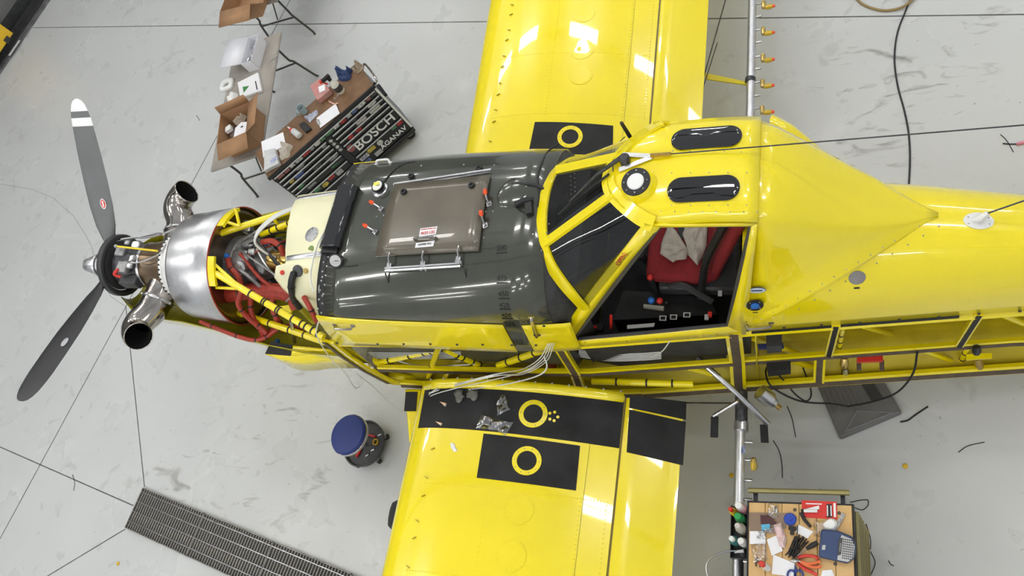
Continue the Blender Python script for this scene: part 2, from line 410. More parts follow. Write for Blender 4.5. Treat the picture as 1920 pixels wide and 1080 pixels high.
# ---- aft fuselage skin
def deck(a): return interp(a, (4.9, 5.98, 6.5, 9.4), (.76, .70, .63, .42))
def aft_sec(a):
    h = HT(a); d = deck(a); pts = [(h, .115), (h*.99, .2), (h*.975, .30)]
    for x in (.97, .92, .84, .74, .62, .48, .32, .16): pts.append((h*x*.975, .30+(d-.30)*(1-x**2.6)**.6))
    return [V((a, -b, c)) for b, c in pts]+[V((a, 0, d))]+[V((a, b, c)) for b, c in pts[::-1]]
mb = MB().loft([aft_sec(a) for a in (5.02, 5.3, 5.6, 5.98, 6.5, 7.2, 8, 8.7, 9.4)]); bv('aft', mb)
aft = part('aft_fuselage_skin', mb, 'yellow', solid=.006)
mb = MB()
for a0, a1 in ((2.25, 4.0), (4.0, 5.1), (5.1, 6.5), (6.5, 9.4)):
    mb.loft([[V((a, HT(a), .11)), V((a, HM(a), CM)), V((a, HL(a), CL))] for a in (a0, a1)])
part('right_side_skin', mb, 'yellow', solid=.006)
mb = MB().loft([[V((a, -HL(a), CL-.02)), V((a, HL(a), CL-.02))] for a in (2.3, 4.0, 5.1, 6.5, 9.4)])
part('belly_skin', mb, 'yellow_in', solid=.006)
# inside lining (panels seen through the open left bay)
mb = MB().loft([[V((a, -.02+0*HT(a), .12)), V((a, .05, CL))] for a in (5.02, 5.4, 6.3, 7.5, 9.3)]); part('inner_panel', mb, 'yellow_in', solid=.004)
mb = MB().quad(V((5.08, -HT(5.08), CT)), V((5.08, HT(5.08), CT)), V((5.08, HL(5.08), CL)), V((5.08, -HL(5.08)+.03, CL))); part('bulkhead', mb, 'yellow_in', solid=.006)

# ---- cabin
def side_b(a, c): return lerp(HT(a), .30, max(0, (c-.11)/1.13))
def sp(a, c, s=-1, o=0.): return V((a, s*(side_b(a, c)+o), c))
WIN = [(4.63, 1.185), (5.085, 1.185), (4.925, .215), (3.975, .175)]
OUT = [(4.55, 1.205), (5.118, 1.205), (5.025, .105), (3.80, .105)]
def lerp2(p, q, t): return (lerp(p[0], q[0], t), lerp(p[1], q[1], t))
for sg in (-1, 1):
    mb = MB()
    for i in range(4):
        j = (i+1) % 4
        mb.loft([[sp(*lerp2(OUT[i], OUT[j], t), sg, .006), sp(*lerp2(WIN[i], WIN[j], t), sg, .006)] for t in (0, .25, .5, .75, 1)])
    if sg < 0: bv('door', mb)
    dr = part('cockpit_door', mb, 'yellow', solid=.022)
    loop = [sp(a, c, sg, .004) for a, c in WIN]; g = MB()
    for i in range(4): g.tube([loop[i], loop[(i+1) % 4]], .013, 6)
    part('window_seal', g, 'dgrey', dr)
    if sg > 0: part('door_window', MB().add(loop, [(0, 1, 2, 3)]), mat('door_glass', (.9, .9, .9)) if 0 else 'doorglass' if 'doorglass' in MT else 'glass', dr)
# roof
def roof_cr(a): return interp(a, (4.30, 4.5, 4.65, 4.85, 5.0, 5.12), (1.165, 1.225, 1.258, 1.28, 1.283, 1.275))
def roof_c(a, b):
    x = min(abs(b)/.315, 1); return roof_cr(a)-.062*x**4
rows = []
for i in range(13):
    b = lerp(-.315, .315, i/12); af = 4.32+.26*(abs(b)/.315)**2.2
    rows.append([V((lerp(af, 5.12, k/10), b, roof_c(lerp(af, 5.12, k/10), b))) for k in range(11)])
mb = MB().loft(rows); bv('roof', mb); roof = part('cabin_roof', mb, 'yellow', solid=.012, ang=60)
# fairing behind the cabin
fa = (5.075, 5.2, 5.32, 5.43, 5.57, 5.7, 5.85, 5.95, 6.02)
fcr = (1.275, 1.225, 1.14, 1.055, .945, .86, .765, .725, .70)
feb = (.455, .43, .40, .365, .30, .225, .12, .05, .01); fec = (.28, .36, .46, .555, .635, .69, .71, .705, .70)
fsh = (.30, .285, .26, .235, .19, .15, .08, .03, .006)
rows = []
for a, k, eb, ec, s in zip(fa, fcr, feb, fec, fsh):
    f = min(1, max(0, (a-5.11)/.3)); sh = lerp(k-.052, lerp(ec, k, .89), f); half = [(0, k), (s*.35, k-.003), (s*.65, lerp(k, sh, lerp(.18, .22, f))), (s*.86, lerp(k, sh, lerp(.52, .55, f))), (s, sh), (lerp(s, eb, .25)-.012*s/.3, lerp(sh, ec, .33)), (lerp(s, eb, .6)-.015*s/.3, lerp(sh, ec, .68)), (eb, ec), (eb+.02*eb/.4, ec-.02)]
    rows.append([V((a, -b, c)) for b, c in half[::-1]]+[V((a, b, c)) for b, c in half[1:]])
mb = MB().loft(rows); bv('fairing', mb); fairing = part('cabin_fairing', mb, 'yellow', solid=.012, ang=60)
# windscreen: base bow, top bow, posts, three panes
bowL = [PB(1097, 580, -.505), PB(1073, 553, -.47), PB(1050, 524, -.415), PB(1030, 493, -.345), (3.905, -.25, .848), (3.885, -.12, .872), (3.88, 0, .878)]
topL = [(4.60, -.315, 1.205), (4.565, -.298, 1.205), (4.51, -.262, 1.203), (4.43, -.19, 1.195), (4.365, -.115, 1.182), (4.335, -.06, 1.173), (4.325, 0, 1.17)]
def mir(P): return [V((a, -b, c)) for a, b, c in P]
bow = cr([V(p) for p in bowL]+mir(bowL[:-1])[::-1], 5); top = cr([V(p) for p in topL]+mir(topL[:-1])[::-1], 5)
def ribbon(path, wd, nrm, th=.016):
    mb = MB(); secs = []
    for i, p in enumerate(path):
        t = (path[min(i+1, len(path)-1)]-path[max(i-1, 0)]).normalized(); n = V(nrm[i]) if isinstance(nrm, list) else V(nrm)
        n = (n-t*n.dot(t)).normalized(); s = n.cross(t)*wd/2
        secs.append([p+s+n*th/2, p-s+n*th/2, p-s-n*th/2, p+s-n*th/2])
    return mb.loft(secs, closed=True, caps=True)
nb = [V((-.55, p.y*1.6, .75)) for p in bow]
ws = part('windscreen_bow', ribbon(bow, .082, nb), 'yellow')
nt_ = [V((-.5, p.y*1.2, .8)) for p in top]
part('windscreen_top_frame', ribbon(top, .085, nt_), 'yellow', ws)
ib = [i for i in range(len(bow)) if abs(abs(bow[i].y)-.25) < .012]; il, ir = ib[0], ib[-1]
for i in (il, ir): part('windscreen_post', ribbon([lerp(bow[i], top[i], .03), top[i]], .058, V((-.5, 0, .8)), .02), 'yellow', ws)
for lo, hi in ((0, il), (il, ir), (ir, len(bow)-1)):
    mb = MB().loft([[lerp(bow[i], top[i], t) for t in (0, .33, .66, 1)] for i in range(lo, hi+1)]); bv(('wsL', 'wsC', 'wsR')[(lo >= il)+(lo >= ir)], mb)
    part('windscreen_pane', mb, 'glass', ws)

# ---- wings
INC, DI = radians(2.0), math.tan(radians(3.2))
LEa, TEa, WC = 2.715, 4.61, -.475
def wing_up(a, b):
    x = min(max((a-LEa)/(TEa-LEa), 0), 1); t = .18*(TEa-LEa)*5*(.2969*sqrt(x)-.126*x-.3516*x*x+.2843*x**3-.1036*x**4)
    cam_ = .032*(TEa-LEa)*(4*x*(1-x))
    return WC-(a-LEa)*math.tan(INC)+(abs(b)-.72)*DI+cam_+t*.95
def wing_lo(a, b):
    x = min(max((a-LEa)/(TEa-LEa), 0), 1); t = .18*(TEa-LEa)*5*(.2969*sqrt(x)-.126*x-.3516*x*x+.2843*x**3-.1036*x**4)
    cam_ = .032*(TEa-LEa)*(4*x*(1-x))
    return WC-(a-LEa)*math.tan(INC)+(abs(b)-.72)*DI+cam_-t*.75
HG = 4.225
xs = [0, .004, .012, .025, .045, .07, .1, .14, .2, .27, .35, .44, .53, .62, .71, .79]
def wsec(b, sg):
    up = [LEa+(HG-LEa)*x/.79 for x in xs]
    return [V((a, sg*b, wing_up(a, b))) for a in up[::-1]]+[V((a, sg*b, wing_lo(a, b))) for a in up[1:]]
def fsec(b, sg):
    A_ = [HG+.012, HG+.04, HG+.12, HG+.22, HG+.32, TEa]
    return [V((a, sg*b, wing_up(a, b)-(.012 if i == 0 else 0))) for i, a in enumerate(A_)][::-1]+[V((a, sg*b, wing_lo(a, b)+(.012 if i == 0 else 0))) for i, a in enumerate(A_)]
wings = {}
for sg, nm in ((-1, 'left'), (1, 'right')):
    bs = [.75, 1.2, 1.7, 2.2, 2.8, 3.6, 5, 7.9]
    mb = MB().loft([wsec(b, sg) for b in bs], closed=True, caps=True); bv('wing'+nm, mb)
    wg = part('wing', mb, 'yellow', label='yellow main wing panel'); wings[sg] = wg
    mb = MB().loft([fsec(b, sg) for b in (.76, 1.5, 2.5, 4.2)], closed=True, caps=True); bv('flap'+nm, mb); part('flap', mb, 'yellow', wg)
    mb = MB().loft([fsec(b, sg) for b in (4.23, 7.85)], closed=True, caps=True); part('aileron', mb, 'yellow', wg)
def wpatch(sg, pix, n=12, m_=6, off=.0022, key=None):
    """a thin coat on the top of a wing between four pixels (order: front inner, rear inner, rear outer, front outer)"""
    nm = 'left' if sg < 0 else 'right'; P = []
    for u, v in pix:
        p, _ = hit(u, v, 'wing'+nm, 'flap'+nm)
        if p is None: p = PC(u, v, -.42)
        P.append(p)
    rows = []
    for i in range(n+1):
        r = []
        for j in range(m_+1):
            s, t = i/n, j/m_; q = lerp(lerp(P[0], P[1], s), lerp(P[3], P[2], s), t); r.append(V((q.x, q.y, wing_up(q.x, q.y)+off)))
        rows.append(r)
    return MB().loft(rows)
def wring(sg, u, v, ro, ri, m='yellow', off=.006):
    nm = 'left' if sg < 0 else 'right'; p, _ = hit(u, v, 'wing'+nm)
    if p is None: p = PC(u, v, -.35)
    mb = MB(); secs = []
    for k in range(33):
        an = 2*pi*k/32; r = []
        for rr, h in ((ri, .001), (ri, off), (ro, off), (ro, .001)):
            a, b = p.x+rr*cos(an), p.y+rr*sin(an); r.append(V((a, b, wing_up(a, b)+h)))
        secs.append(r)
    return mb.loft(secs), p
L_ = wings[-1]; R_ = wings[1]
part('walkway_coat', wpatch(-1, [(797, 731), (1171, 754), (1162, 842), (784, 803)], 24), 'antislip', L_)
part('walkway_coat', wpatch(-1, [(906, 814), (1087, 863), (1080, 920), (894, 895)]), 'antislip', L_) if 0 else part('walkway_coat', wpatch(-1, [(907, 813), (1088, 836), (1080, 920), (894, 896)]), 'antislip', L_)
part('walkway_coat', wpatch(-1, [(1181, 741), (1284, 743), (1283, 778), (1180, 765)]), 'antislip', L_)
part('walkway_coat', wpatch(-1, [(1180, 768), (1283, 782), (1278, 866), (1175, 848)]), 'antislip', L_)
part('walkway_coat', wpatch(1, [(990, 292), (1149, 292), (1150, 236), (1003, 229)]), 'antislip', R_)
part('walkway_coat', wpatch(1, [(1195, 292), (1312, 292), (1313, 262), (1196, 255)]), 'antislip', R_) if 0 else None
for sg, u, v in ((-1, 1000, 776), (-1, 988, 864), (1, 1069, 257)):
    mb, p = wring(sg, u, v, .098, .066); rg = part('filler_ring', mb, 'yellow', wings[sg])
    mb = MB()
    for k in range(10):
        an = 2*pi*k/10; a, b = p.x+.083*cos(an), p.y+.083*sin(an); mb.ball(V((a, b, wing_up(a, b)+.006)), .004, 5)
    part('ring_screw', mb, 'alud', wings[sg], kind='stuff')
for u, v in ((1031, 775), (1040, 773), (1046, 782), (1039, 789), (1031, 786)):
    p, n = hit(u, v, 'wingleft'); part('dot_mark', disc(MB(), p, n, .011, .004, 10), 'yellow', L_)
# access covers and screw circles
for sg, pts in ((-1, ((972, 955), (958, 1042))), (1, ((1094, 23), (1090, 92), (1088, 139)))):
    for u, v in pts:
        nm = 'left' if sg < 0 else 'right'; p, n = hit(u, v, 'wing'+nm)
        mb, p = wring(sg, u, v, .099, .0, off=.003); part('access_cover', mb, 'yellow', wings[sg])
        mb = MB()
        for k in range(18):
            an = 2*pi*k/18; a, b = p.x+.088*cos(an), p.y+.088*sin(an); mb.ball(V((a, b, wing_up(a, b)+.003)), .0035, 5)
        part('cover_screw', mb, 'yellow', wings[sg], kind='stuff')
# rivet lines
for sg in (-1, 1):
    mb = MB()
    for a in (3.42, 4.02, 4.185):
        for k in range(75):
            b = (1.5 if sg < 0 else 1.47)+k*.03; mb.box((a, sg*b, wing_up(a, b)), (.009, .009, .004))
    for b in (1.48, 2.05, 2.7):
        for k in range(60):
            a = 2.95+k*.021; mb.box((a, sg*b, wing_up(a, b)), (.008, .008, .0035))
    part('rivet_line', mb, 'yellow', wings[sg], kind='stuff')
    mb = MB().loft([[V((4.035, sg*b, wing_up(4.035, b)+.001)), V((4.039, sg*b, wing_up(4.039, b)+.001))] for b in (.75, 2, 4, 7.9)])
    part('skin_seam', mb, mat('seam_dark_yellow', (.45, .36, .01), .5), wings[sg])  # thin strip in a darker yellow than the wing skin
# vortex generators
VG = mat('vortex_fin', (.42, .34, .03), .5)
for sg, pts in ((-1, ((813, 842, 1), (800, 896, -1), (795, 930, 1), (783, 977, -1), (778, 1009, 1), (766, 1063, -1), (760, 1090, 1))), (1, ((961, 10, -1), (959, 28, 1), (955, 57, -1), (951, 76, 1), (946, 106, -1), (943, 126, 1), (938, 157, -1), (935, 178, 1), (930, 207, -1), (927, 229, 1), (920, 266, -1)))):
    for u, v, s in pts:
        p, n = hit(u, v, 'wing'+('left' if sg < 0 else 'right'))
        if p: x, y, z = frame(n, (1, s*.45, 0)); part('vortex_generator', MB().box(p+z*.008, (.030, .003, .012), (x, y, z)), VG, wings[sg])
# root fairing strip with screws, and the inboard leading edge block
rows = []
for k in range(13):
    a = lerp(2.76, 4.22, k/12); rows.append([V((a, -.728, wing_up(a, .74)+.010)), V((a, -.752, wing_up(a, .75)+.009)), V((a, -.80, wing_up(a, .80)+.005))])
mb = MB().loft(rows); bv('rootf', mb); rf = part('wing_root_fairing', mb, 'yellow', solid=.004)
mb = MB()
for k in range(13):
    a = lerp(2.82, 4.2, k/12); mb.ball(V((a, -.725, wing_up(a, .72)+.012)), .009, 6)
part('fairing_screw', mb, 'steel', rf, kind='stuff')
b0 = PC(757, 728, -.55); b1 = PC(792, 728, -.55); b2 = PC(781, 832, -.55); b3 = PC(766, 832, -.55)
mb = MB().prism([b0, b1, b2, b3], (0, 0, -.16)); lb = part('leading_edge_block', mb, 'yellow', L_, bevel=.02)
c0, c1, c2, c3 = PC(761, 735, -.546), PC(783, 735, -.546), PC(780, 771, -.546), PC(758, 771, -.546); part('grip_patch', MB().prism([c0, c1, c2, c3], (0, 0, .004)), 'antislip', L_)

# ---- open fuselage frame (left side)
def seg(name, p, q, r, m='yellow', parent=None, n=10): return part(name, MB().tube([p, q], r, n), m, parent)
def ties(p, q, r, ts, parent, m='black', h=.012):
    mb = MB(); d = (q-p).normalized()
    for t in ts: mb.lathe(lerp(p, q, t)-d*h/2, d, [(0, r*1.14), (h, r*1.14)], 10)
    return part('cable_tie', mb, m, parent, kind='stuff')
fr = part('fuselage_frame', MB().tube([V((a, -HT(a)+.01, CT-.045)) for a in (2.2, 3.87, 5.1, 6.6, 9.3)], .028, 8), 'yellow')
for a0, a1 in ((2.3, 4.15), (4.15, 6.7), (6.7, 9.3)): pass
def rail(fn, c, a0, a1, nm, h=.05, wd=.03):
    n = 8; P = [V((lerp(a0, a1, i/n), -fn(lerp(a0, a1, i/n)), c)) for i in range(n+1)]
    o = part(nm, ribbon(P, h, V((0, -1, .35)), wd), 'yellow', fr)
    part('seal_strip', ribbon([p+V((0, -.0175, -.002)) for p in P], h*.5, V((0, -1, .55)), .008), 'brown', fr); return o
rail(HM, CM, 2.36, 4.93, 'mid_longeron'); rail(HM, CM, 5.0, 9.2, 'mid_longeron')
rail(HL, CL+.02, 2.45, 4.3, 'lower_longeron', .06); rail(HL, CL, 4.3, 9.2, 'lower_longeron', .075)
part('seal_strip', ribbon([V((a, -HT(a)-.012, CT-.012)) for a in (2.2, 3.0, 3.87)], .022, V((0, -1, .2)), .004), 'brown', fr)
part('seal_strip', ribbon([V((a, -HT(a)-.006, CT-.016)) for a in (5.06, 5.6, 6.2)], .03, V((0, -1, .2)), .004), 'black', fr)
def side_pt(a, c):
    b = interp(c, (CL, CM, CT), (HL(a), HM(a), HT(a))); return V((a, -b, c))
def post(a, wd=.075, m='brown', c0=CL, c1=CT, a1=None, nm='frame_post'):
    a1 = a if a1 is None else a1; P = [side_pt(lerp(a, a1, t), lerp(c0, c1, t)) for t in (0, .35, .7, 1)]
    o = part(nm, ribbon(P, wd, V((0, -1, .1)), .03), 'yellow', fr)
    if m: part('seal_strip', ribbon([p+V((0, -.017, 0)) for p in P], wd*.55, V((0, -1, .1)), .004), m, fr)
    return o
post(3.87); post(4.955, .10); post(5.47, .07, c1=CM); post(5.52, .05, 'black', CM, CT, 5.54); post(6.28, .05, 'black', CM, CT, 6.30)
# swept front frame with brown strip
P = [PB(615, 640, -.645), PB(650, 668, -.655), PB(690, 694, -.665), PB(735, 717, -.68)]
part('front_frame', ribbon(P, .10, V((-.2, -1, .2)), .02), 'yellow', fr); part('seal_strip', ribbon([p+V((-.03, -.012, 0)) for p in P], .04, V((-.2, -1, .2)), .005), 'brown', fr)
# truss tubes  (pixels, depth b)
def truss(p, q, b0, b1, r, tt=(), m='yellow', nm='truss_tube'):
    A_, B_ = PB(*p, b0), PB(*q, b1); o = seg(nm, A_, B_, r, m, fr)
    if tt: ties(A_, B_, r, tt, fr)
    return o
truss((632, 648), (715, 682), -.60, -.60, .030); truss((694, 683), (822, 655), -.60, -.56, .024, (.3, .6, .8, .9))
truss((822, 652), (800, 715), -.60, -.62, .022, (.5, .85)); truss((835, 655), (905, 688), -.58, -.58, .024, (.3, .45, .7, .9))
truss((935, 685), (1035, 650), -.60, -.60, .026, (.2, .45, .7)); truss((700, 695), (790, 713), -.6, -.62, .028)
truss((1110, 715), (1300, 720), -.63, -.62, .024, (.25, .55, .8)); truss((1050, 688), (1170, 735), -.52, -.58, .026); truss((1290, 688), (1335, 700), -.5, -.5, .024)
truss((1385, 625), (1500, 665), -.40, -.36, .020); truss((1480, 675), (1560, 700), -.40, -.38, .020); truss((1620, 612), (1690, 632), -.33, -.05, .018)
truss((1725, 655), (1800, 682), -.33, -.30, .016); truss((1815, 650), (1802, 678), -.31, -.31, .017, (.4, .8)); truss((1580, 615), (1573, 655), -.36, -.36, .016, (.3, .6, .85)); truss((1880, 590), (1935, 612), -.24, -.2, .02)
truss((845, 690), (830, 715), -.6, -.63, .02)
# white wiring bundles and tubes running through the bay
def wire(pts, r, m, nm='wire', parent=None, s=5, n=6): return part(nm, MB().tube(pts, r, n, s), m, parent or PLANE)
for k in range(6):
    y = 661+k*2.2; wire([PB(676, y, -.585), PB(770, y+.5, -.585), PB(864, y-1, -.585)], .0024, 'whitec', 'wire_run', fr)
wire([PB(735, 673, -.59), PB(775, 684, -.6), PB(830, 686, -.6), PB(890, 683, -.6)], .005, 'whitec', 'wire_run', fr)
wire([PB(755, 694, -.55), PB(860, 701, -.55), PB(960, 703, -.55), PB(1040, 700, -.5)], .028, 'red', 'red_hose', fr)
wire([PB(1033, 670, -.5), PB(1036, 690, -.5)], .03, 'red', 'red_hose', fr)
for k in range(5):
    wire([PB(1085, 656+k*3, -.5), PB(1140, 664+k*3, -.5), PB(1200, 663+k*3, -.5), PB(1240, 660+k*3, -.48)], .005, 'whitec', 'wire_run', fr)
wire([PB(1215, 672, -.55), PB(1240, 660, -.58), PB(1256, 640, -.59)], .004, 'whitec', 'wire_run', fr)
part('seat_tub_side', MB().prism([PB(1090, 650, -.46), PB(1362, 627, -.42), PB(1362, 675, -.42), PB(1180, 690, -.46), PB(1090, 672, -.46)], (0, .02, 0)), 'dgrey', fr)
# equipment in the aft bay
eq = part('gyro_box', MB().prism([PC(1436, 628, -.1), PC(1466, 627, -.1), PC(1466, 648, -.1), PC(1438, 650, -.1)], (0, 0, -.12)), 'dgrey', fr)
part('box_tray', MB().prism([PC(1420, 645, -.18), PC(1468, 642, -.18), PC(1470, 652, -.18), PC(1422, 654, -.18)], (0, 0, -.02)), 'bluep' if 0 else mat('navy_bracket', (.03, .04, .14), .5), fr)
part('electronics_box', MB().prism([PC(1437, 678, -.4), PC(1482, 672, -.4), PC(1483, 692, -.4), PC(1440, 697, -.4)], (0, 0, -.1)), 'black', fr)
part('control_servo', MB().prism([PC(1607, 666, -.42), PC(1655, 663, -.42), PC(1656, 676, -.42), PC(1607, 678, -.42)], (0, 0, -.03)), 'redp', fr)
for u in (1611, 1654): part('servo_strap', MB().prism([PB(u-5, 678, -.40), PB(u+4, 678, -.40), PB(u+4, 695, -.46), PB(u-5, 695, -.46)], (0, .01, 0)), 'brown', fr)
p = PB(1680, 632, -.06); part('grommet', MB().lathe(p+V((0, .02, 0)), (0, -1, .3), [(0, .062), (.02, .062)], 20), 'black', fr)
for u0, v0, u1, v1, m in ((1583, 672, 1583, 690, 'brass'), (1584, 690, 1587, 714, 'steel'), (1832, 672, 1838, 690, 'brass'), (1831, 650, 1831, 664, 'darkmetal')):
    part('hose_fitting', MB().tube([PB(u0, v0, -.42 if u0 < 1700 else -.34), lerp(PB(u0, v0, -.42 if u0 < 1700 else -.34), PB(u1, v1, -.47 if u0 < 1700 else -.37), .6), PB(u1, v1, -.47 if u0 < 1700 else -.37)], [.022, .028, .018], 10), m, fr)
part('mount_plate', MB().prism([PC(1812, 664, -.5), PC(1860, 662, -.5), PC(1860, 672, -.5), PC(1812, 675, -.5)], (0, 0, -.01)), 'yellow', fr)
wire([PB(1440, 685, -.42), PB(1436, 700, -.5), PB(1448, 726, -.62), W(1500, 755, .3) and to_ac(W(1500, 752, .35)), to_ac(W(1560, 757, .15)), to_ac(W(1590, 762, .12))], .007, 'black', 'loose_cable')
wire([PB(1441, 690, -.42), PB(1462, 705, -.5), to_ac(W(1490, 738, .4)), to_ac(W(1512, 752, .3)), to_ac(W(1521, 735, .35)), PB(1506, 690, -.45)], .006, 'black', 'loose_cable')
wire([to_ac(W(1590, 762, .12)), to_ac(W(1640, 752, .2)), to_ac(W(1683, 735, .4)), PB(1712, 700, -.45), PB(1720, 660, -.38)], .007, 'black', 'loose_cable')

# ---- propeller
prop = part('propeller', MB().lathe((0, 0, 0), (-1, 0, 0), [(-.06, .10), (.06, .10), (.10, .085), (.13, .085), (.135, .098), (.155, .098), (.16, .076), (.22, .074), (.255, .060), (.29, .052), (.305, .034)], 24), 'alu', label='bare propeller hub with dome')
part('spinner_backplate', MB().lathe((.05, 0, 0), (1, 0, 0), [(0, .252), (.035, .252), (.04, .245), (.04, .222), (.02, .218), (.01, .206)], 40, cap=False).lathe((.05, 0, 0), (1, 0, 0), [(.0, .20), (.03, .197), (.035, .12), (.035, .08)], 40, cap=False), 'dgrey', prop, solid=.004)
BLm = [MT['greyblade'], mat('black_blade_paint', (.016, .016, .018), .4, var=.2, scale=8), mat('white_tip_paint', (.86, .86, .86), .35)]
def blade(ang):
    ax = V((0, sin(ang), cos(ang))); tg = V((0, cos(ang), -sin(ang)))
    st = [(.10, .06, .06, 60), (.17, .062, .058, 62), (.24, .115, .05, 74), (.34, .175, .04, 80), (.5, .215, .03, 84), (.7, .232, .024, 88), (.9, .230, .019, 90), (1.08, .218, .015, 92), (1.135, .210, .014, 92), (1.145, .209, .014, 92), (1.19, .199, .013, 92), (1.20, .197, .012, 92), (1.25, .176, .011, 93), (1.30, .139, .009, 93), (1.33, .095, .007, 93), (1.346, .03, .004, 93)]
    secs = []; n = 14
    for r, ch, th, ph in st:
        ph = radians(ph); cd = tg*cos(ph)+V((1, 0, 0))*sin(ph); nm = cd.cross(ax).normalized(); row = []
        for k in range(n):
            t = 2*pi*k/n; row.append(ax*r+cd*(ch/2*cos(t)-(.0))+nm*(th/2*sin(t)*(1 if ch < .07 else .9)))
        secs.append(row)
    mb = MB().loft(secs, closed=True, caps=True); fm = []
    for i in range(len(st)-1):
        for k in range(n):
            face = k < n//2; rr = (st[i][0]+st[i+1][0])/2
            white = face and (rr > 1.25 or 1.135 < rr < 1.2) if 0 else (face and (1.26 < rr or 1.14 < rr < 1.198))
            fm.append(2 if white else 0 if face else 1)
    fm += [1, 2]; return mb, fm
for an in (47.3, -73.0, 167.2):
    mb, fm = blade(radians(an)); o = part('blade', mb, BLm, prop, ang=60)
    for pl, k in zip(o.data.polygons, fm): pl.material_index = k
    bv('blade%d' % an, mb)
for u, v, key, m1, ref in ((194, 382, 'blade47', 'redp', (0, .7, .7)), (122, 642, 'blade-73', 'steel', (0, -.9, .3))):
    p, n = hit(u, v, key)
    if p:
        x, y, z = frame(n, ref); mb = MB(); r = [p+z*.002+x*(.042*cos(t))+y*(.026*sin(t)) for t in [2*pi*k/20 for k in range(20)]]; part('blade_badge', mb.prism(r, z*.003), 'steel', prop)
        r = [p+z*.005+x*(.035*cos(t))+y*(.020*sin(t)) for t in [2*pi*k/20 for k in range(20)]]; part('blade_badge', MB().prism(r, z*.001), m1 if m1 == 'redp' else 'alu', prop)
        if m1 == 'redp': part('badge_band', MB().box(p+z*.0066, (.05, .012, .0006), (x, y, z)), 'sticker', prop)

# ---- engine
eng = part('engine', MB().lathe((0, 0, 0), (1, 0, 0), [(.09, .10), (.13, .175), (.26, .18), (.31, .165), (.34, .165)], 28), 'darkmetal', label='turboprop engine with gearbox')
part('exhaust_case', MB().lathe((0, 0, 0), (1, 0, 0), [(.34, .17), (.36, .18), (.42, .185), (.54, .205), (.62, .232), (.655, .238)], 32), 'inconel', eng)
part('bolted_flange', MB().lathe((0, 0, 0), (1, 0, 0), [(.655, .238), (.655, .264), (.672, .264), (.677, .254), (.72, .29), (.84, .37)], 40, cap=False), 'white', eng, solid=.004)
mb = MB()
for k in range(44):
    t = 2*pi*k/44; mb.ball((.660, .264*cos(t), .264*sin(t)), .009, 6)
part('flange_bolt', mb, 'black', eng, kind='stuff')
pl_ = part('inlet_plenum', MB().lathe((0, 0, 0), (1, 0, 0), [(.835, .33), (.830, .385), (.838, .402), (.855, .410), (1.03, .432), (1.245, .456)], 64, cap=False), 'alu', solid=.006, ang=50, label='ring shaped brushed aluminium inlet plenum')
part('plenum_rear_plate', MB().lathe((0, 0, 0), (1, 0, 0), [(1.235, .452), (1.225, .40), (1.215, .16)], 48, cap=False), 'inconel', pl_, solid=.005)
part('edge_trim', MB().lathe((1.246, 0, 0), (1, 0, 0), [(0, .459), (.008, .462), (.008, .452), (0, .452)], 64, cap=False), 'red', pl_)
part('exhaust_case_strap', MB().lathe((0, 0, 0), (1, 0, 0), [(.355, .182), (.37, .187), (.385, .183)], 32, cap=False), 'steel', eng)
for s in (-1, 1):
    path = cr([V((.56, s*.10, .0)), V((.55, s*.24, .0)), V((.515, s*.39, .0)), V((.455, s*.49, .012)), V((.452, s*.555, .03)), V((.492, s*.612, .055)), V((.545, s*.640, .08))], 5)
    n = len(path); rr = [lerp(.118, .105, min(1, i/(n-8))) for i in range(n)]
    mb = MB(); mb.tube(path, rr, 24, cap=False); ex = part('exhaust_stack', mb, 'chrome', solid=.005, ang=60)
    part('stack_inside', MB().tube([path[i]+(V((.0, 0, 0))) for i in range(n-14, n-1)], [.097]*13, 20, cap=False), 'blackgloss' if 0 else mat('soot', (.004, .004, .004), .9), ex)
    d = (path[8]-path[6]).normalized(); part('stack_clamp', MB().lathe(path[7], d, [(-.012, .124), (.012, .124)], 24, cap=False), 'steel', ex, solid=.006)
    mb = MB()
    for k in range(8):
        t = 2*pi*k/8; x, y, z = frame(d); mb.ball(path[7]+x*(.126*cos(t))+y*(.126*sin(t)), .012, 6)
    part('clamp_bolt', mb, 'steel', ex, kind='stuff')
# gearbox accessories
for c, sz, m in (((.26, -.10, .165), (.10, .10, .06), 'castgrey'), ((.20, .03, .18), (.09, .08, .05), 'castgrey'), ((.28, -.17, .06), (.16, .09, .10), 'dgrey'), ((.31, .10, .16), (.08, .07, .05), 'steel'), ((.22, .12, .14), (.05, .05, .09), 'alud'), ((.34, -.06, .19), (.05, .12, .03), 'steel')):
    part('accessory', MB().box(c, sz), m, eng, bevel=.012)
part('governor_rod', MB().tube([(.20, .05, .24), (.36, .03, .25), (.66, -.02, .30)], .0085, 8), mat('yellow_rod', (.80, .60, .02), .4), eng)
part('rod_end', MB().ball((.19, .05, .24), .017, 8), 'steel', eng)
wire([V((.30, .15, .2)), V((.45, .14, .22)), V((.60, .16, .24)), V((.72, .2, .25))], .008, 'steel', 'fuel_line', eng)
wire([V((.36, -.05, .20)), V((.36, -.09, .235)), V((.5, -.09, .25)), V((.66, -.03, .27)), V((.68, .06, .26))], .006, 'steel', 'fuel_line', eng)
wire([V((.16, .14, .18)), V((.5, .17, .22)), V((.62, .15, .25))], .012, 'steel', 'fuel_line', eng)
wire([V((.25, -.13, .2)), V((.22, -.17, .19)), V((.26, -.18, .16))], .013, 'redp', 'ignition_lead', eng)
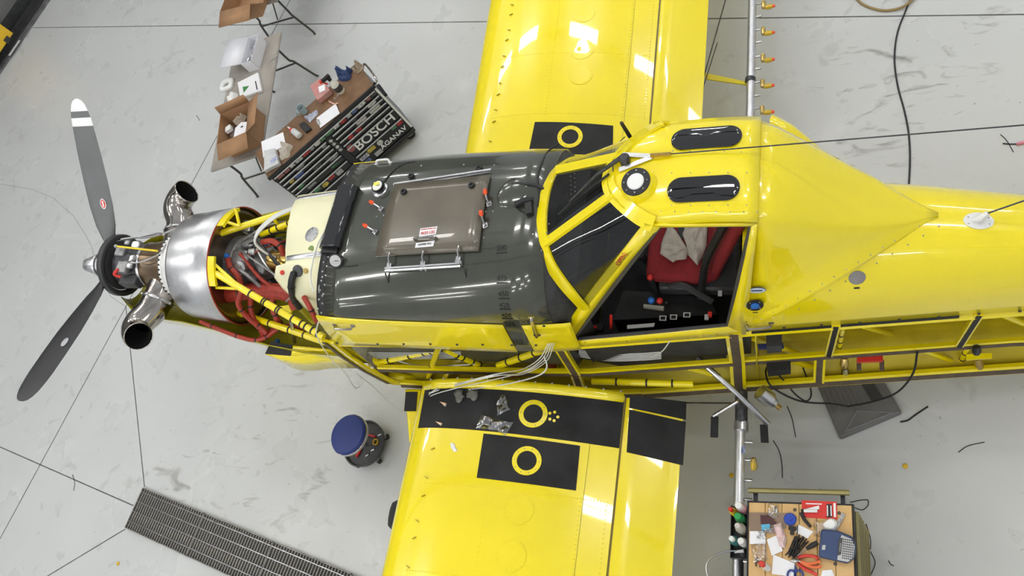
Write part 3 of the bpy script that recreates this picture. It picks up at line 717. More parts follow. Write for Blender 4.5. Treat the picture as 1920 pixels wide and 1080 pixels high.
# accessory section behind the plenum
acc_ = part('accessory_gearbox', MB().lathe((0, 0, 0), (1, 0, 0), [(1.18, .24), (1.28, .235), (1.32, .20), (1.46, .19), (1.52, .14), (1.56, .12)], 28), 'castgrey', label='grey cast accessory gearbox')
part('starter_generator', MB().lathe((1.56, -.01, .11), (1, 0, .0), [(0, .06), (.01, .088), (.10, .088), (.105, .093), (.12, .093), (.125, .088), (.24, .088), (.26, .07)], 28), 'gold', acc_)
for c, sz, m in (((1.36, -.05, .20), (.16, .16, .07), 'alud'), ((1.40, .10, .20), (.12, .10, .08), 'castgrey'), ((1.34, -.18, .12), (.10, .10, .12), 'alud'), ((1.5, -.10, .14), (.12, .09, .07), 'castgrey'), ((1.44, .19, .12), (.14, .1, .10), 'darkmetal'), ((1.48, -.2, .0), (.16, .12, .12), 'alud'), ((1.6, -.14, -.02), (.14, .10, .12), 'darkmetal'), ((1.33, .24, .20), (.09, .10, .05), 'alu'), ((1.62, .12, .1), (.12, .08, .1), 'darkmetal'), ((1.45, .01, .22), (.07, .06, .05), 'steel')):
    part('accessory', MB().box(c, sz), m, acc_, bevel=.016)
part('ignition_drum', MB().lathe((1.40, -.12, .22), (0, -.5, .86), [(0, .055), (.04, .055), (.05, .035), (.06, .035)], 16), 'alud', acc_)
random.seed(3)
for k in range(14):
    p0 = V((1.28+random.random()*.1, random.uniform(-.2, .25), .20+random.random()*.05)); p2 = V((1.6+random.random()*.4, random.choice((-1, 1))*random.uniform(.14, .32), random.uniform(.0, .2)))
    md = lerp(p0, p2, .5)+V((0, random.uniform(-.08, .08), .05+random.random()*.05))
    wire([p0, md, p2], random.choice((.006, .008, .01, .014)), random.choice(('steel', 'black', 'black', 'darkmetal', 'darkmetal', 'castgrey', 'red')), 'engine_lead', acc_)
# ignition harness: white bundle fanning out
for k in range(6):
    e = PC(492+k*5, 468+k*3, .20); wire([PC(556, 386+k*.8, .42), PC(518, 402+k, .42), PC(487, 428+k*1.2, .40), PC(478, 450+k, .36), PC(485+k*2, 462+k*2, .28), e], .009, 'whitec' if k % 2 else 'lgrey', 'harness_lead', acc_)
# engine mount
mnt = part('engine_mount', MB().tube([PC(415, 437, .33), PB(560, 390, .33)], .026, 12), 'yellow', label='yellow welded steel engine mount tubes')
def mt_(p, q, r, tt=(), nm='mount_tube'):
    o = part(nm, MB().tube([p, q], r, 12), 'yellow', mnt)
    if tt: ties(p, q, r, tt, mnt)
mL0, mL1 = V((1.31, -.235, .365)), PB(607, 632, -.63)
mt_(mL0, mL1, .026, (.33, .45, .47, .58, .60, .72, .8, .84, .9, .95))
mt_(PC(490, 440, .22), PB(556, 413, .2), .024, (.3, .5, .8)); mt_(PC(443, 585, -.12), PB(612, 642, -.63), .026, (.12, .4, .62, .78))
mt_(PC(512, 410, .35), PC(530, 430, .2), .013)
a_, b_ = lerp(mL0, mL1, .25), V((1.28, -.31, .28)); mt_(a_, b_, .012); mt_(lerp(mL0, mL1, .25), V((1.29, -.17, .40)), .012)
q_ = PC(449, 424, .36); mt_(q_, PC(442, 392, .43), .012); mt_(q_, PC(422, 415, .42), .012)
part('mount_bracket', MB().prism([PC(552, 570, .1), PC(543, 590, .05), PC(520, 575, .12)], (0, 0, -.02)), 'yellow', mnt)
def pad(t0, t1, nm='mount_pad'):
    r = []
    for k in range(9):
        t = radians(lerp(t0, t1, k/8)); r.append([V((a, R*sin(t), R*cos(t))) for a, R in ((1.262, .468), (1.318, .470), (1.318, .445), (1.306, .445), (1.306, .462), (1.262, .460))])
    return part(nm, MB().loft(r, closed=True, caps=True), 'yellow', mnt)
pad(-44, -17); pad(14, 44)
# hoses
def hose(pts, r, m='red', nm='red_hose', bands=0):
    o = wire(pts, r, m, nm, mnt, 6, 10); P = cr(pts, 6)
    if bands:
        mb = MB()
        for k in range(bands):
            i = int((k+.7)*(len(P)-2)/bands); d = (P[i+1]-P[i]).normalized(); mb.lathe(P[i]-d*.006, d, [(0, r*1.12), (.012, r*1.12)], 10)
        part('hose_clamp', mb, 'steel' if m == 'red' and r > .03 else 'black', mnt, kind='stuff')
hose([PC(412, 553, .05), PC(440, 551, .06), PC(490, 545, .10), PC(545, 552, .12), PC(560, 575, .05)], .062, bands=2)
hose([PC(427, 484, .25), PC(432, 502, .28), PC(447, 520, .26), PC(452, 545, .2), PC(447, 570, .14), PC(462, 592, .05), PC(484, 612, -.05), PC(496, 632, -.15)], .021, bands=4)
hose([PC(470, 550, .1), PC(470, 580, .05), PC(478, 603, -.02), PC(500, 625, -.1)], .021, bands=2)
hose([PC(414, 523, .18), PC(440, 527, .2), PC(452, 535, .18)], .02, bands=1)
hose([PC(492, 454, .30), PC(510, 452, .33), PC(525, 462, .30), PC(532, 478, .24)], .021, bands=1)
hose([PC(511, 552, .1), PC(512, 580, .02), PC(520, 600, -.04), PC(528, 608, -.1)], .022, bands=3)
hose([PC(376, 603, -.10), PC(410, 617, -.10), PC(450, 632, -.10), PC(480, 638, -.12), PC(500, 632, -.12), PC(520, 618, -.1), PC(545, 618, -.1), PC(580, 632, -.1), PC(612, 642, -.1)], .017, bands=7)
hose([PC(498, 632, -.14), PC(520, 614, -.12), PC(560, 614, -.12), PC(615, 640, -.1)], .018, bands=4)
hose([PC(486, 636, -.16), PC(512, 618, -.15), PC(548, 622, -.15), PC(600, 640, -.12)], .018)
hose([PB(570, 557, -.42), PB(582, 578, -.50), PB(594, 603, -.56)], .019, bands=1)
hose([PC(557, 510, .48), PC(550, 516, .53), PC(546, 535, .48), PC(550, 558, .36), PC(562, 577, .25)], .024, 'black', 'oil_hose', 3)
hose([PC(562, 575, .25), PC(578, 592, .12), PC(590, 603, .05)], .024, 'zinc', 'oil_hose')
wire([PB(629, 405, .25), PC(605, 440, .64), PC(590, 475, .62), PC(582, 520, .58), PB(588, 547, -.47)], .0055, 'whitec', 'vent_line', mnt)
part('drain_strut', MB().tube([PB(545, 597, -.5), PB(553, 642, -.55)], .014, 6), 'steel', mnt)
for u, v, m in ((425, 480, 'bluep'), (414, 523, 'bluep'), (520, 640, 'bluep'), (498, 455, 'bluep')): part('hose_nut', MB().ball(PC(u, v, .27 if v < 500 else .15 if v < 600 else -.2), .022, 8), m, mnt)
# lower cowl
rows = []
for a, wd, dp in ((.06, .235, .20), (.2, .34, .30), (.4, .40, .38), (.73, .435, .45), (1.05, .49, .50), (1.56, .60, .53), (1.9, .645, .55), (2.3, .66, .55)):
    rows.append([V((a, -wd*cos(pi*k/16), -.11-dp*sin(pi*k/16)**.8)) for k in range(17)])
mb = MB().loft(rows); bv('lcowl', mb); lc = part('lower_cowl', mb, 'zinc', solid=.006, label='open lower engine cowl, greenish primer inside')
rows2 = [[p+V((0, -.006 if k < 8 else .006, -.004)) for k, p in enumerate(r)] for r in rows]; part('cowl_outer_skin', MB().loft([[V((p.x, p.y*1.012, p.z-.008+(.006 if k in (0, 16) else 0))) for k, p in enumerate(r)] for r in rows]), 'yellow', lc)
# hinged step panel of the lower cowl
r0 = [PC(509, 641, -.12), PC(550, 648, -.12), PC(580, 651, -.12), PC(600, 653, -.12), PC(628, 656, -.13)]
r1 = [PC(498, 664, -.15), PC(546, 668, -.15), PC(572, 666, -.15), PC(592, 661, -.14), PC(629, 658, -.135)]
r2 = [PC(530, 678, -.33), PC(556, 692, -.38), PC(590, 694, -.40), PC(625, 690, -.40), PC(692, 690, -.36)]
mb = MB().loft([r0, r1]); sp_ = part('cowl_step', mb, 'yellow', solid=.01); part('step_side', MB().loft([cr(r1, 3), cr(r2, 3)]), 'yellow', sp_, solid=.008)
part('grip_patch', MB().prism([p+V((0, 0, .006)) for p in (r0[0], r0[1], r1[1], r1[0])], (0, 0, .003)), 'antislip', sp_)
# oil tank
st = [(.42, .26, 1.84), (.405, .38, 1.84), (.35, .455, 1.85), (.22, .52, 1.875), (.05, .54, 1.90), (-.1, .54, 1.93), (-.225, .525, 1.955), (-.245, .52, 1.88), (-.30, .485, 1.865), (-.36, .44, 1.92), (-.41, .385, 1.985), (-.43, .26, 2.0)]
rows = [[V((af+.02, b, c-.20)), V((af, b, c-.04)), V((af+.03, b, c)), V((2.30, b, c+.075)), V((2.305, b, c-.20))] for b, c, af in st]
mb = MB().loft(rows, closed=True, caps=True); bv('tank', mb); tk = part('oil_tank', mb, 'cream', label='cream coloured oil tank', ang=40)
for b0, b1 in ((.30, .335), (-.175, -.21)):
    rows = []
    for t in (0, .5, 1):
        b = lerp(b0, b1, t); c = interp(-b, [-s[0] for s in st], [s[1] for s in st]); af = interp(-b, [-s[0] for s in st], [s[2] for s in st])
        rows.append([V((af+.012, b, c-.02)), V((af+.04, b, c+.004)), V((2.30, b, c+.079))])
    part('tank_strap', MB().loft(rows), 'alu', tk, solid=.003)
p, n = hit(585, 440, 'tank'); part('filler_cap', disc(MB(), p, n, .055, .008, 20), 'alud', tk)
mb = MB()
x, y, z = frame(n)
for k in range(8): mb.ball(p+z*.009+x*(.044*cos(k*pi/4))+y*(.044*sin(k*pi/4)), .006, 6)
part('cap_screw', mb, 'steel', tk, kind='stuff')
p, n = hit(583, 468, 'tank'); x, y, z = frame(n)
part('tank_decal', disc(MB(), p, n, .03, .002, 12), mat('brown_decal', (.30, .19, .08), .5, col2=(.1, .3, .06), scale=60), tk)
for u, v, r, m in ((559, 508, .042, 'dgrey'), (530, 511, .016, 'redp'), (574, 508, .018, 'brass')):
    p, n = hit(u, v, 'tank')
    if p: part('tank_fitting', disc(MB(), p, n, r, .012, 14), m, tk)

# ---- hopper lid and fittings
Hc = [hit(u, v, 'hopper')[0] for u, v in ((743, 350), (921, 333), (900, 474), (707, 484))]
rows = []
for i in range(9):
    r = []
    for j in range(9):
        q = lerp(lerp(Hc[0], Hc[1], i/8), lerp(Hc[3], Hc[2], i/8), j/8); r.append(V((q.x, q.y, hop_c(q.x, q.y)+.022)))
    rows.append(r)
mb = MB().loft(rows); bv('lid', mb); lid = part('hopper_lid', mb, 'hatch', solid=.018, label='brown fibreglass hopper lid')
hp = [hit(u, v, 'hopper')[0] for u, v in ((740, 349), (830, 336), (922, 322))]
part('lid_hinge', ribbon([p+V((0, 0, .012)) for p in hp], .03, V((0, 0, 1)), .012), 'alu', lid)
mb = MB()
for k in range(34):
    q = lerp(hp[0], hp[2], (k+.5)/34); mb.tube([q+V((-.009, -.004, .026)), q+V((.009, -.004, .026))], .006, 6)
part('hinge_knuckle', mb, 'steel', lid, kind='stuff')
def surf(u, v, *k):
    p, n = hit(u, v, *k)
    return (p, n) if p is not None else (PC(u, v, .7), V((0, 0, 1)))
for u, v, k in ((773, 333, 'hopper'), (900, 319, 'hopper'), (759, 362, 'lid'), (886, 350, 'lid')):
    p, n = surf(u, v, k); part('rubber_bumper', MB().lathe(p, n, [(0, .020), (.02, .023), (.026, .020), (.026, .010), (.018, .008)], 14), 'black', lid if k == 'lid' else hopper)
# toggle clamps with orange-red grips
for u, v, du, dv in ((717, 394, -16, -10), (706, 437, -16, -9), (919, 385, -2, -12), (912, 425, -2, -12)):
    p, n = surf(u, v, 'hopper', 'lid'); q, _ = surf(u+du, v+dv, 'hopper', 'lid'); x, y, z = frame(n, q-p)
    cl = part('toggle_clamp', MB().box(p+z*.012, (.035, .035, .024), (x, y, z)), 'steel', hopper, bevel=.004)
    part('clamp_arm', MB().tube([p+z*.03, p+z*.045+x*.03, p+x*.055+z*.05], .006, 6).tube([p+z*.03-y*.01, p+x*-.02+z*.04], .005, 6), 'steel', hopper)
    part('clamp_grip', MB().tube([p+x*.05+z*.05, p+x*.065+z*.052, p+x*.088+z*.05], [.008, .015, .012], 8), 'redknob', hopper)
# latches along the lower edge, torsion rod
for u, v in ((734, 490), (797, 487), (863, 478)):
    p, n = surf(u, v+12, 'hopper'); q, _ = surf(u+1, v-18, 'lid'); x, y, z = frame(n, q-p)
    part('latch', MB().box(p+z*.02, (.05, .035, .035), (x, y, z)), 'steel', hopper, bevel=.005)
    part('latch_hook', MB().tube([p+z*.03-y*.006, p+x*.05+z*.05, p+x*.085+z*.042], .007, 6), 'steel', hopper)
    part('latch_fork', MB().tube([p-x*.03-y*.017+z*.01, p+z*.03-y*.017], .008, 6).tube([p-x*.03+y*.017+z*.01, p+z*.03+y*.017], .008, 6).box(p-x*.01+z*.02, (.02, .034, .01), (x, y, z)), 'steel', hopper)
p0, n0 = surf(727, 509, 'hopper'); p1, _ = surf(868, 500, 'hopper'); part('latch_rod', MB().tube([p0+n0*.03, p1+n0*.03], .009, 10), 'steel', hopper)
p0, n0 = surf(727, 505, 'hopper'); p1, _ = surf(864, 496, 'hopper'); part('latch_rod', MB().tube([p0+n0*.032, p1+n0*.032], .006, 8), 'alu', hopper)
for (u, v), (u1, v1) in (((727, 512), (729, 530)), ((872, 502), (874, 520))):
    p0, n0 = surf(u, v, 'hopper'); p1, n1 = surf(u1, v1, 'hopper'); part('rod_link', MB().tube([p0+n0*.03, p1+n1*.012], .005, 6), 'darkmetal', hopper)
# lid placard and handle
def placard(us, key, m, nm, par, off=.003, lab=None):
    P = []
    for u, v in us:
        p, n = surf(u, v, key); P.append(p+n*off)
    return part(nm, MB().prism(P, surf(*us[0], key)[1]*.001), m, par, label=lab), P
o, P = placard(((790, 430), (822, 426), (819, 441), (787, 446)), 'lid', 'sticker', 'placard', lid, .012)
c_ = sum(P, V())/4; x = (P[1]-P[0]).normalized(); y = (P[0]-P[3]).normalized(); n_ = x.cross(y)
text('placard_text', '4650 LBS', .027, c_+n_*.0025-y*.008, x, y, 'inkred', lid); text('placard_text', 'MAXIMUM HOPPER LOAD', .0095, c_+n_*.0025+y*.018, x, y, 'inkred', lid)
o, P = placard(((782, 457), (817, 452), (814, 463), (780, 466)), 'lid', 'sticker', 'placard', lid, .012); c_ = sum(P, V())/4
text('placard_text', 'HOPPER FILL', .017, c_+n_*.0025, x, y, 'ink', lid)
p, n = surf(800, 450, 'lid'); x, y, z = frame(n)
part('lid_handle', MB().tube([p-x*.075+z*.01, p-x*.06+z*.035, p+x*.06+z*.035, p+x*.075+z*.01], .009, 8, 3), 'chrome', lid)
# black lamp housing and gauges ahead of the lid
B0, B1 = surf(656, 360, 'hopper')[0], surf(622, 470, 'hopper')[0]
ax = (B1-B0).normalized(); zz = V((0, 0, 1)); zz = (zz-ax*zz.dot(ax)).normalized(); yy = zz.cross(ax)
pr = [(-.085, .012), (-.085, .055), (-.06, .082), (.055, .062), (.085, .03), (.085, .012)]
lb_ = part('light_bar', MB().loft([[B0+ax*t+yy*(-q)+zz*(h) for q, h in pr] for t in (-.02, (B1-B0).length+.0)], closed=True, caps=True), 'blackgloss', bevel=.006, label='black light bar housing')
part('light_bar_foot', MB().box(B1+ax*.01+zz*.015, (.04, .12, .03), (ax, yy, zz)), 'black', lb_)
def dial(u, v, r, face, lean=(-.3, -.3, 0)):
    p, n = surf(u, v, 'hopper'); n = (n+V(lean)).normalized(); d_ = part('dial_gauge', MB().lathe(p, n, [(0, r*.75), (.03, r*.9), (.035, r), (.055, r)], 20), 'blackgloss', hopper)
    part('dial_face', disc(MB(), p+n*.055, n, r*.8, .002, 20), face, hopper); x, y, z = frame(n)
    part('dial_needle', MB().box(p+n*.0585+x*r*.2, (r*.6, .004, .001), (x, y, z)), 'ink', hopper)
dial(634, 486, .048, 'lgrey', (.35, -.5, -.2)); dial(716, 356, .046, mat('yellow_white_dial', (.8, .8, .72), .4), (0, -.1, 0))
part('gauge_bezel', disc(MB(), surf(715, 358, 'hopper')[0], surf(715, 358, 'hopper')[1], .058, .02, 20), 'steel', hopper)
p, n = surf(715, 353, 'hopper'); nn_ = (n+V((0, -.1, 0))).normalized(); part('dial_mark', MB().box(p+nn_*.059, (.045, .028, .001), frame(nn_)), mat('dial_yellow', (.8, .75, .1), .4), hopper)
def cable(px, keys, r, m, nm, par, lift=.008):
    P = []
    for u, v in px:
        p, n = surf(u, v, *keys); P.append(p+n*lift)
    return part(nm, MB().tube(P, r, 6, 4), m, par)
cable([(721, 343), (733, 328), (746, 316), (762, 308), (778, 305)], ['hopper'], .006, 'black', 'gauge_cable', hopper)
cable([(1048, 272), (1028, 286), (1018, 305), (1011, 325), (1010, 350), (1012, 372), (1010, 390)], ['hopper'], .006, 'black', 'gauge_cable', hopper)
cable([(961, 347), (975, 346), (1005, 349), (1025, 358)], ['hopper', 'wsL'], .011, 'black', 'antenna_cable', hopper)
cable([(961, 349), (960, 365), (966, 385), (978, 397), (996, 402)], ['hopper'], .005, 'black', 'antenna_cable', hopper)
p, n = surf(992, 381, 'hopper'); x, y, z = frame(n, (1, .2, 0)); part('connector', MB().tube([p-x*.08+z*.02, p-x*.02+z*.04, p+x*.04+z*.03], .018, 8, 3).box(p+x*.01-y*.06+z*.025, (.04, .08, .04), (x, y, z)), 'black', hopper, kind='stuff')
cable([(672, 498), (650, 500), (636, 497)], ['hopper'], .004, 'black', 'gauge_cable', hopper)
p, n = surf(700, 306, 'hopper')
# small studs on the shell
mb = MB()
for u, v in ((790, 312), (927, 311), (707, 407), (720, 405), (911, 398), (925, 397), (907, 447), (605, 520), (605, 555), (870, 310), (1000, 440)):
    p, n = surf(u, v, 'hopper'); mb.ball(p+n*.003, .007, 6)
part('stud', mb, 'steel', hopper, kind='stuff')
# moulded dome of dimples beside the windscreen
p, n = surf(962, 362, 'hopper'); part('shell_bulge', MB().lathe(p-n*.01, n, [(.0, .125), (.012, .115), (.022, .085), (.028, .04), (.03, .0)], 28), 'olive', hopper)
# capacity marks
for u, v, s in ((941, 470, '500'), (942, 526, '475'), (945, 555, '450'), (947, 575, '425'), (951, 593, '400'), (957, 607, '385')):
    p, n = surf(u, v, 'hopper'); x, y, z = frame(n, (1, .06, 0)); text('capacity_mark', s, .045, p+z*.0085+y*.014, x, y, 'ink', hopper)
    part('capacity_line', MB().box(p+z*.009-y*.014, (.07, .008, .002), (x, y, z)), 'ink', hopper)
# grab handles and latch strap on the yellow sheets
def grab(u0, v0, u1, v1, key, m='chrome', h=.03, r=.009, nm='grab_handle', foot=True):
    p, n = surf(u0, v0, *key); q, n2 = surf(u1, v1, *key); n = (n+n2).normalized(); x = (q-p).normalized()
    o = part(nm, MB().tube([p, p+n*h*.6+x*.006, p+n*h+x*.02, q+n*h-x*.02, q+n*h*.6-x*.006, q], r, 8, 3), m)
    if foot:
        mb = MB(); disc(mb, p, n, r*2, .006, 12); part('handle_foot', mb, m, o); mb = MB(); disc(mb, q, n2, r*2, .006, 12); part('handle_foot', mb, m, o)
KS = ['sheetF', 'sheetR', 'hopper', 'aft', 'door']
grab(628, 609, 662, 610, KS); grab(1398, 609, 1446, 605, KS); grab(997, 596, 1007, 627, KS, h=.02, r=.012, nm='latch_lever')
grab(706, 309, 732, 306, ['hopper', 'flange'], m='white', h=.03, r=.008)
mb = MB()
for u, v in ((632, 642), (708, 644), (757, 644), (807, 644), (857, 645), (905, 645), (960, 646), (1005, 646), (609, 620), (614, 632), (1020, 610), (1100, 641), (1128, 640), (1175, 637), (1232, 634), (1290, 630), (1345, 624), (1402, 618), (1470, 613), (1540, 608), (1612, 604), (1686, 598), (1760, 593), (1835, 587), (1912, 582)):
    p, n = hit(u, v, *KS)
    if p: mb.ball(p+n*.003, .010, 6)
part('screw', mb, 'darkmetal', kind='stuff')
mb = MB()
def rivrow(u0, v0, u1, v1, k, keys):
    for i in range(k):
        p, n = hit(lerp(u0, u1, i/(k-1)), lerp(v0, v1, i/(k-1)), *keys)
        if p: mb.ball(p+n*.003, .0055, 5)
for a_ in ((1240, 397, 1420, 397, 8), (1428, 412, 1385, 590, 7), (1085, 622, 1222, 408, 9), (1100, 636, 1400, 616, 9)): rivrow(*a_, ['door', 'roof'])
for a_ in ((1260, 385, 1400, 385, 5), (1260, 325, 1400, 325, 5), (1262, 284, 1390, 286, 5)): rivrow(*a_, ['roof'])
for a_ in ((1405, 612, 1745, 410, 16), (1440, 612, 1760, 425, 12)): rivrow(*a_, ['fairing', 'aft'])
for a_ in ((1030, 420, 1016, 470, 4), (1020, 480, 1085, 572, 6), (1030, 445, 1145, 368, 6), (1034, 330, 1020, 400, 3)): rivrow(*a_, ['wsL', 'wsC', 'roof', 'door', 'hopper'])
part('rivet', mb, 'alud', kind='stuff')
# roof windows, beacon cone, wiper, aerial brackets
def capsule(pix, key, off, m, nm, par):
    P = []
    (u0, v0), (u1, v1), hw = pix
    n_k = 12
    for k in range(n_k+1): t = -pi/2-pi*k/n_k; P.append((u0+hw[0]*cos(t), v0-hw[1]*sin(t)*-1))
    for k in range(n_k+1): t = pi/2-pi*k/n_k; P.append((u1+hw[0]*cos(t), v1+hw[1]*sin(t)))
    Q = []
    for u, v in P:
        p, n = surf(u, v, key); Q.append(p+n*off)
    return part(nm, MB().prism(Q, V((0, 0, .008))), m, par)
def rcaps(a0, a1, b0, b1, m, nm, lift):
    r = abs(b1-b0)/2; bm = (b0+b1)/2; P = []
    for k in range(13): t = pi/2+pi*k/12; P.append((a0+r*.9+r*.9*cos(t), bm+r*sin(t)))
    for k in range(13): t = -pi/2+pi*k/12; P.append((a1-r*.9+r*.9*cos(t), bm+r*sin(t)))
    cen = V(((a0+a1)/2, bm, 0)); rings = []
    for s, h in ((1, .0), (.97, lift), (.85, lift), (.6, lift), (.3, lift), (.02, lift)):
        rings.append([V((cen.x+(a-cen.x)*s, cen.y+(b-cen.y)*s, roof_c(cen.x+(a-cen.x)*s, cen.y+(b-cen.y)*s)+.014+h)) for a, b in P])
    return part(nm, MB().loft(rings, closed=True), m, roof)
rcaps(4.665, 5.03, -.225, -.085, 'tint', 'roof_window', .004); rcaps(4.665, 5.03, .085, .225, 'tint', 'roof_window', .004)
n = V((-.20, -.10, .97)).normalized(); p = PC(1193, 342, 1.275)-n*.082
bc = part('roof_vent', MB().lathe(p, n, [(-.03, .120), (.01, .115), (.015, .107), (.045, .100), (.085, .083), (.09, .080)], 36), 'yellow')
x, y, z = frame(n); part('vent_ring', MB().lathe(p+n*.088, n, [(0, .081), (.006, .079), (.006, .047)], 36, cap=False), 'black', bc); part('vent_cap', MB().lathe(p+n*.088, n, [(0, .047), (.008, .047), (.012, .042)], 28), 'white', bc)
mb = MB()
for k in range(8): mb.ball(p+n*.096+x*(.064*cos(k*pi/4))+y*(.064*sin(k*pi/4)), .005, 6)
for k in range(10): mb.ball(p+n*.018+x*(.110*cos(k*pi/5))+y*(.110*sin(k*pi/5)), .005, 6)
part('vent_screw', mb, 'steel', bc, kind='stuff')
# wiper
w0 = PB(1166, 302, .03); w0 = surf(1170, 303, 'roof')[0]+V((0, 0, .05)); w1 = surf(1075, 383, 'wsC', 'wsL')[0]+V((-.015, 0, .03))
wp = part('wiper_motor', MB().lathe(w0+V((.01, -.01, -.045)), (0, 0, 1), [(0, .03), (.05, .03), (.06, .022)], 14), 'darkmetal')
part('wiper_arm', MB().tube([w0, lerp(w0, w1, .45)+V((0, 0, .03)), w1], [.014, .010, .006], 8), 'darkmetal', wp)
q0 = lerp(w0, w1, .3); part('wiper_blade', MB().tube([q0+V((.02, -.03, .01)), w1+V((.01, -.0, -.005)), w1+(w1-q0)*.35+V((0, 0, -.03))], .007, 6), 'black', wp)
for a_, b_ in (((1162, 322), (1225, 297)), ((1168, 293), (1222, 296))):
    P = [surf(*a_, 'roof', 'wsL')[0], surf((a_[0]+b_[0])/2, (a_[1]+b_[1])/2, 'roof')[0], surf(*b_, 'roof')[0]]
    part('aerial_bracket', ribbon([q+V((0, 0, .018)) for q in P], .026, V((0, 0, 1)), .006), 'alu')
e0 = surf(1228, 297, 'roof')[0]+V((0, 0, .03)); e1 = V((9.0, 0, 1.75))
ae = part('wire_aerial', MB().tube([e0, e1], .004, 6), 'darkmetal'); part('turnbuckle', MB().tube([e0-V((.02, 0, 0)), e0+(e1-e0).normalized()*.09], .011, 8), 'gold', ae)
q0 = V((4.42, .31, 1.10)); part('whip_aerial', MB().tube([PB(1181, 256, .28), PB(1165, 230, .28)], [.012, .010], 8), 'black')
# roof edge seam
P = [surf(u, v, 'roof', 'door')[0]+V((0, 0, .004)) for u, v in ((1172, 257), (1155, 275), (1150, 300), (1150, 330), (1155, 362), (1170, 385), (1190, 397), (1216, 406))]
part('roof_seam', MB().tube(P, .003, 5, 4), 'black', roof)
# decals behind the door
def oval(u, v, rx, ry, m, nm, lift=.002, key=('fairing', 'aft', 'door')):
    p, n = surf(u, v, *key); x, y, z = frame(n, (1, .05, 0)); part(nm, MB().prism([p+z*lift+x*(rx*cos(2*pi*k/24))+y*(ry*sin(2*pi*k/24)) for k in range(24)], z*.0015), m); return p, x, y, z
oval(1419, 538, .050, .026, mat('navy_ink', (.03, .05, .16), .4), 'badge', .024); p, x, y, z = oval(1419, 538, .046, .022, mat('pale_blue_ink', (.55, .62, .72), .4), 'badge', .0258)
part('badge_print', MB().box(p+z*.0276, (.06, .012, .0006), (x, y, z)), mat('navy_print', (.06, .08, .2), .4))
p, x, y, z = oval(1415, 567, .048, .048, 'black', 'fuel_port', .022); part('fuel_port_cap', disc(MB(), p+z*.026, z, .024, .006, 20), 'bluep'); mb = MB()
for k in range(4): mb.ball(p+z*.024+x*(.036*cos(k*pi/2+.8))+y*(.036*sin(k*pi/2+.8)), .005, 6)
part('port_screw', mb, 'steel', kind='stuff'); part('port_label', MB().box(p+z*.024-y*.062, (.03, .007, .001), (x, y, z)), 'ink')
p, x, y, z = oval(1607, 520, .045, .045, 'chrome', 'inspection_cover', .003, ('aft',)); part('port_label', MB().box(p+z*.002-y*.07, (.03, .010, .001), (x, y, z)), 'ink')
mb = MB()
for s in (-1, 1): mb.ball(p+z*.006+x*.034*s+y*.01, .005, 6)
part('cover_screw', mb, 'steel', kind='stuff')
p, n = surf(1834, 415, 'aft'); x, y, z = frame(n); an_ = part('aerial_foot', MB().prism([p+x*(.075*cos(2*pi*k/24))+y*(.048*sin(2*pi*k/24))+z*.003 for k in range(24)], z*.006), 'white')
part('aerial_mast', MB().tube([p+z*.005-x*.03, p+z*.03+x*.0, p+z*.06+x*.03+y*.02], [.012, .020, .014], 10), 'white', an_)
d_ = PB(1920, 376, .05)+V((0, 0, 0)); q = p+z*.06+x*.03+y*.02; part('whip_aerial', MB().tube([q, q+(PB(1921, 376, .02)-q)*2.2], .005, 6), 'darkmetal', an_)
mb = MB()
for s, t in ((-.05, .018), (.05, -.018), (.05, .02), (-.05, -.02)): mb.ball(p+x*s+y*t+z*.009, .005, 6)
part('foot_screw', mb, 'steel', an_, kind='stuff')
# OPEN marking on the door pillar
p, n = surf(1163, 487, 'door'); q, _ = surf(1172, 472, 'door'); x, y, z = frame(n, q-p); text('open_marking', 'OPEN)', .042, lerp(p, q, .3)+z*.0125, x, y, 'inkred', PLANE)
# hinge blocks on the sill
for u, v in ((1098, 640), (1314, 625)):
    p, n = surf(u, v, 'door'); part('sill_hinge', MB().tube([p-V((.0, 0, .02))+n*.01, p+V((0, 0, .02))+n*.01], .008, 8), 'yellow')
# air scoop on the far side of the aft deck
s0 = [PB(1443, 262, .32), PB(1445, 243, .34), PB(1455, 236, .36), PB(1466, 240, .36)]
rows = [[V((5.16, .30, 1.02)), V((5.16, .38, 1.10)), V((5.18, .44, 1.04)), V((5.18, .42, .85))], [V((5.28, .28, .98)), V((5.28, .35, 1.03)), V((5.28, .41, .98)), V((5.28, .40, .80))], [V((5.42, .25, .86)), V((5.42, .30, .90)), V((5.42, .35, .85)), V((5.42, .36, .7))], [V((5.6, .22, .72)), V((5.6, .24, .73)), V((5.6, .26, .7)), V((5.6, .28, .6))]]
part('air_scoop', MB().loft([cr(r, 3) for r in rows]), 'yellow', solid=.006, ang=60)

# ---- cockpit interior
cab = part('cockpit_tub', MB().prism([V((4.0, -.50, -.42)), V((5.02, -.40, -.42)), V((5.02, .40, -.42)), V((4.0, .50, -.42))], (0, 0, -.02)), 'cabin')
part('rear_wall', MB().prism([V((5.06, -.42, -.4)), V((5.06, .42, -.4)), V((5.13, .28, 1.2)), V((5.13, -.28, 1.2))], (.015, 0, 0)), mat('grey_cabin_wall', (.16, .17, .18), .6), cab)
part('side_wall', MB().prism([V((3.99, .56, .1)), V((5.06, .43, .1)), V((5.04, .40, -.42)), V((3.99, .5, -.42))], (0, .01, 0)), 'cabin', cab)
part('side_wall', MB().prism([V((3.99, -.55, .1)), V((5.06, -.43, .1)), V((5.04, -.40, -.42)), V((3.99, -.5, -.42))], (0, -.01, 0)), 'cabin', cab)
ip = part('instrument_panel', MB().prism([V((4.04, -.47, .36)), V((4.04, .47, .36)), V((3.98, .42, .60)), V((3.98, .28, .72)), V((3.98, -.28, .72)), V((3.98, -.42, .60))], (.02, 0, .0)), 'cabin', cab)
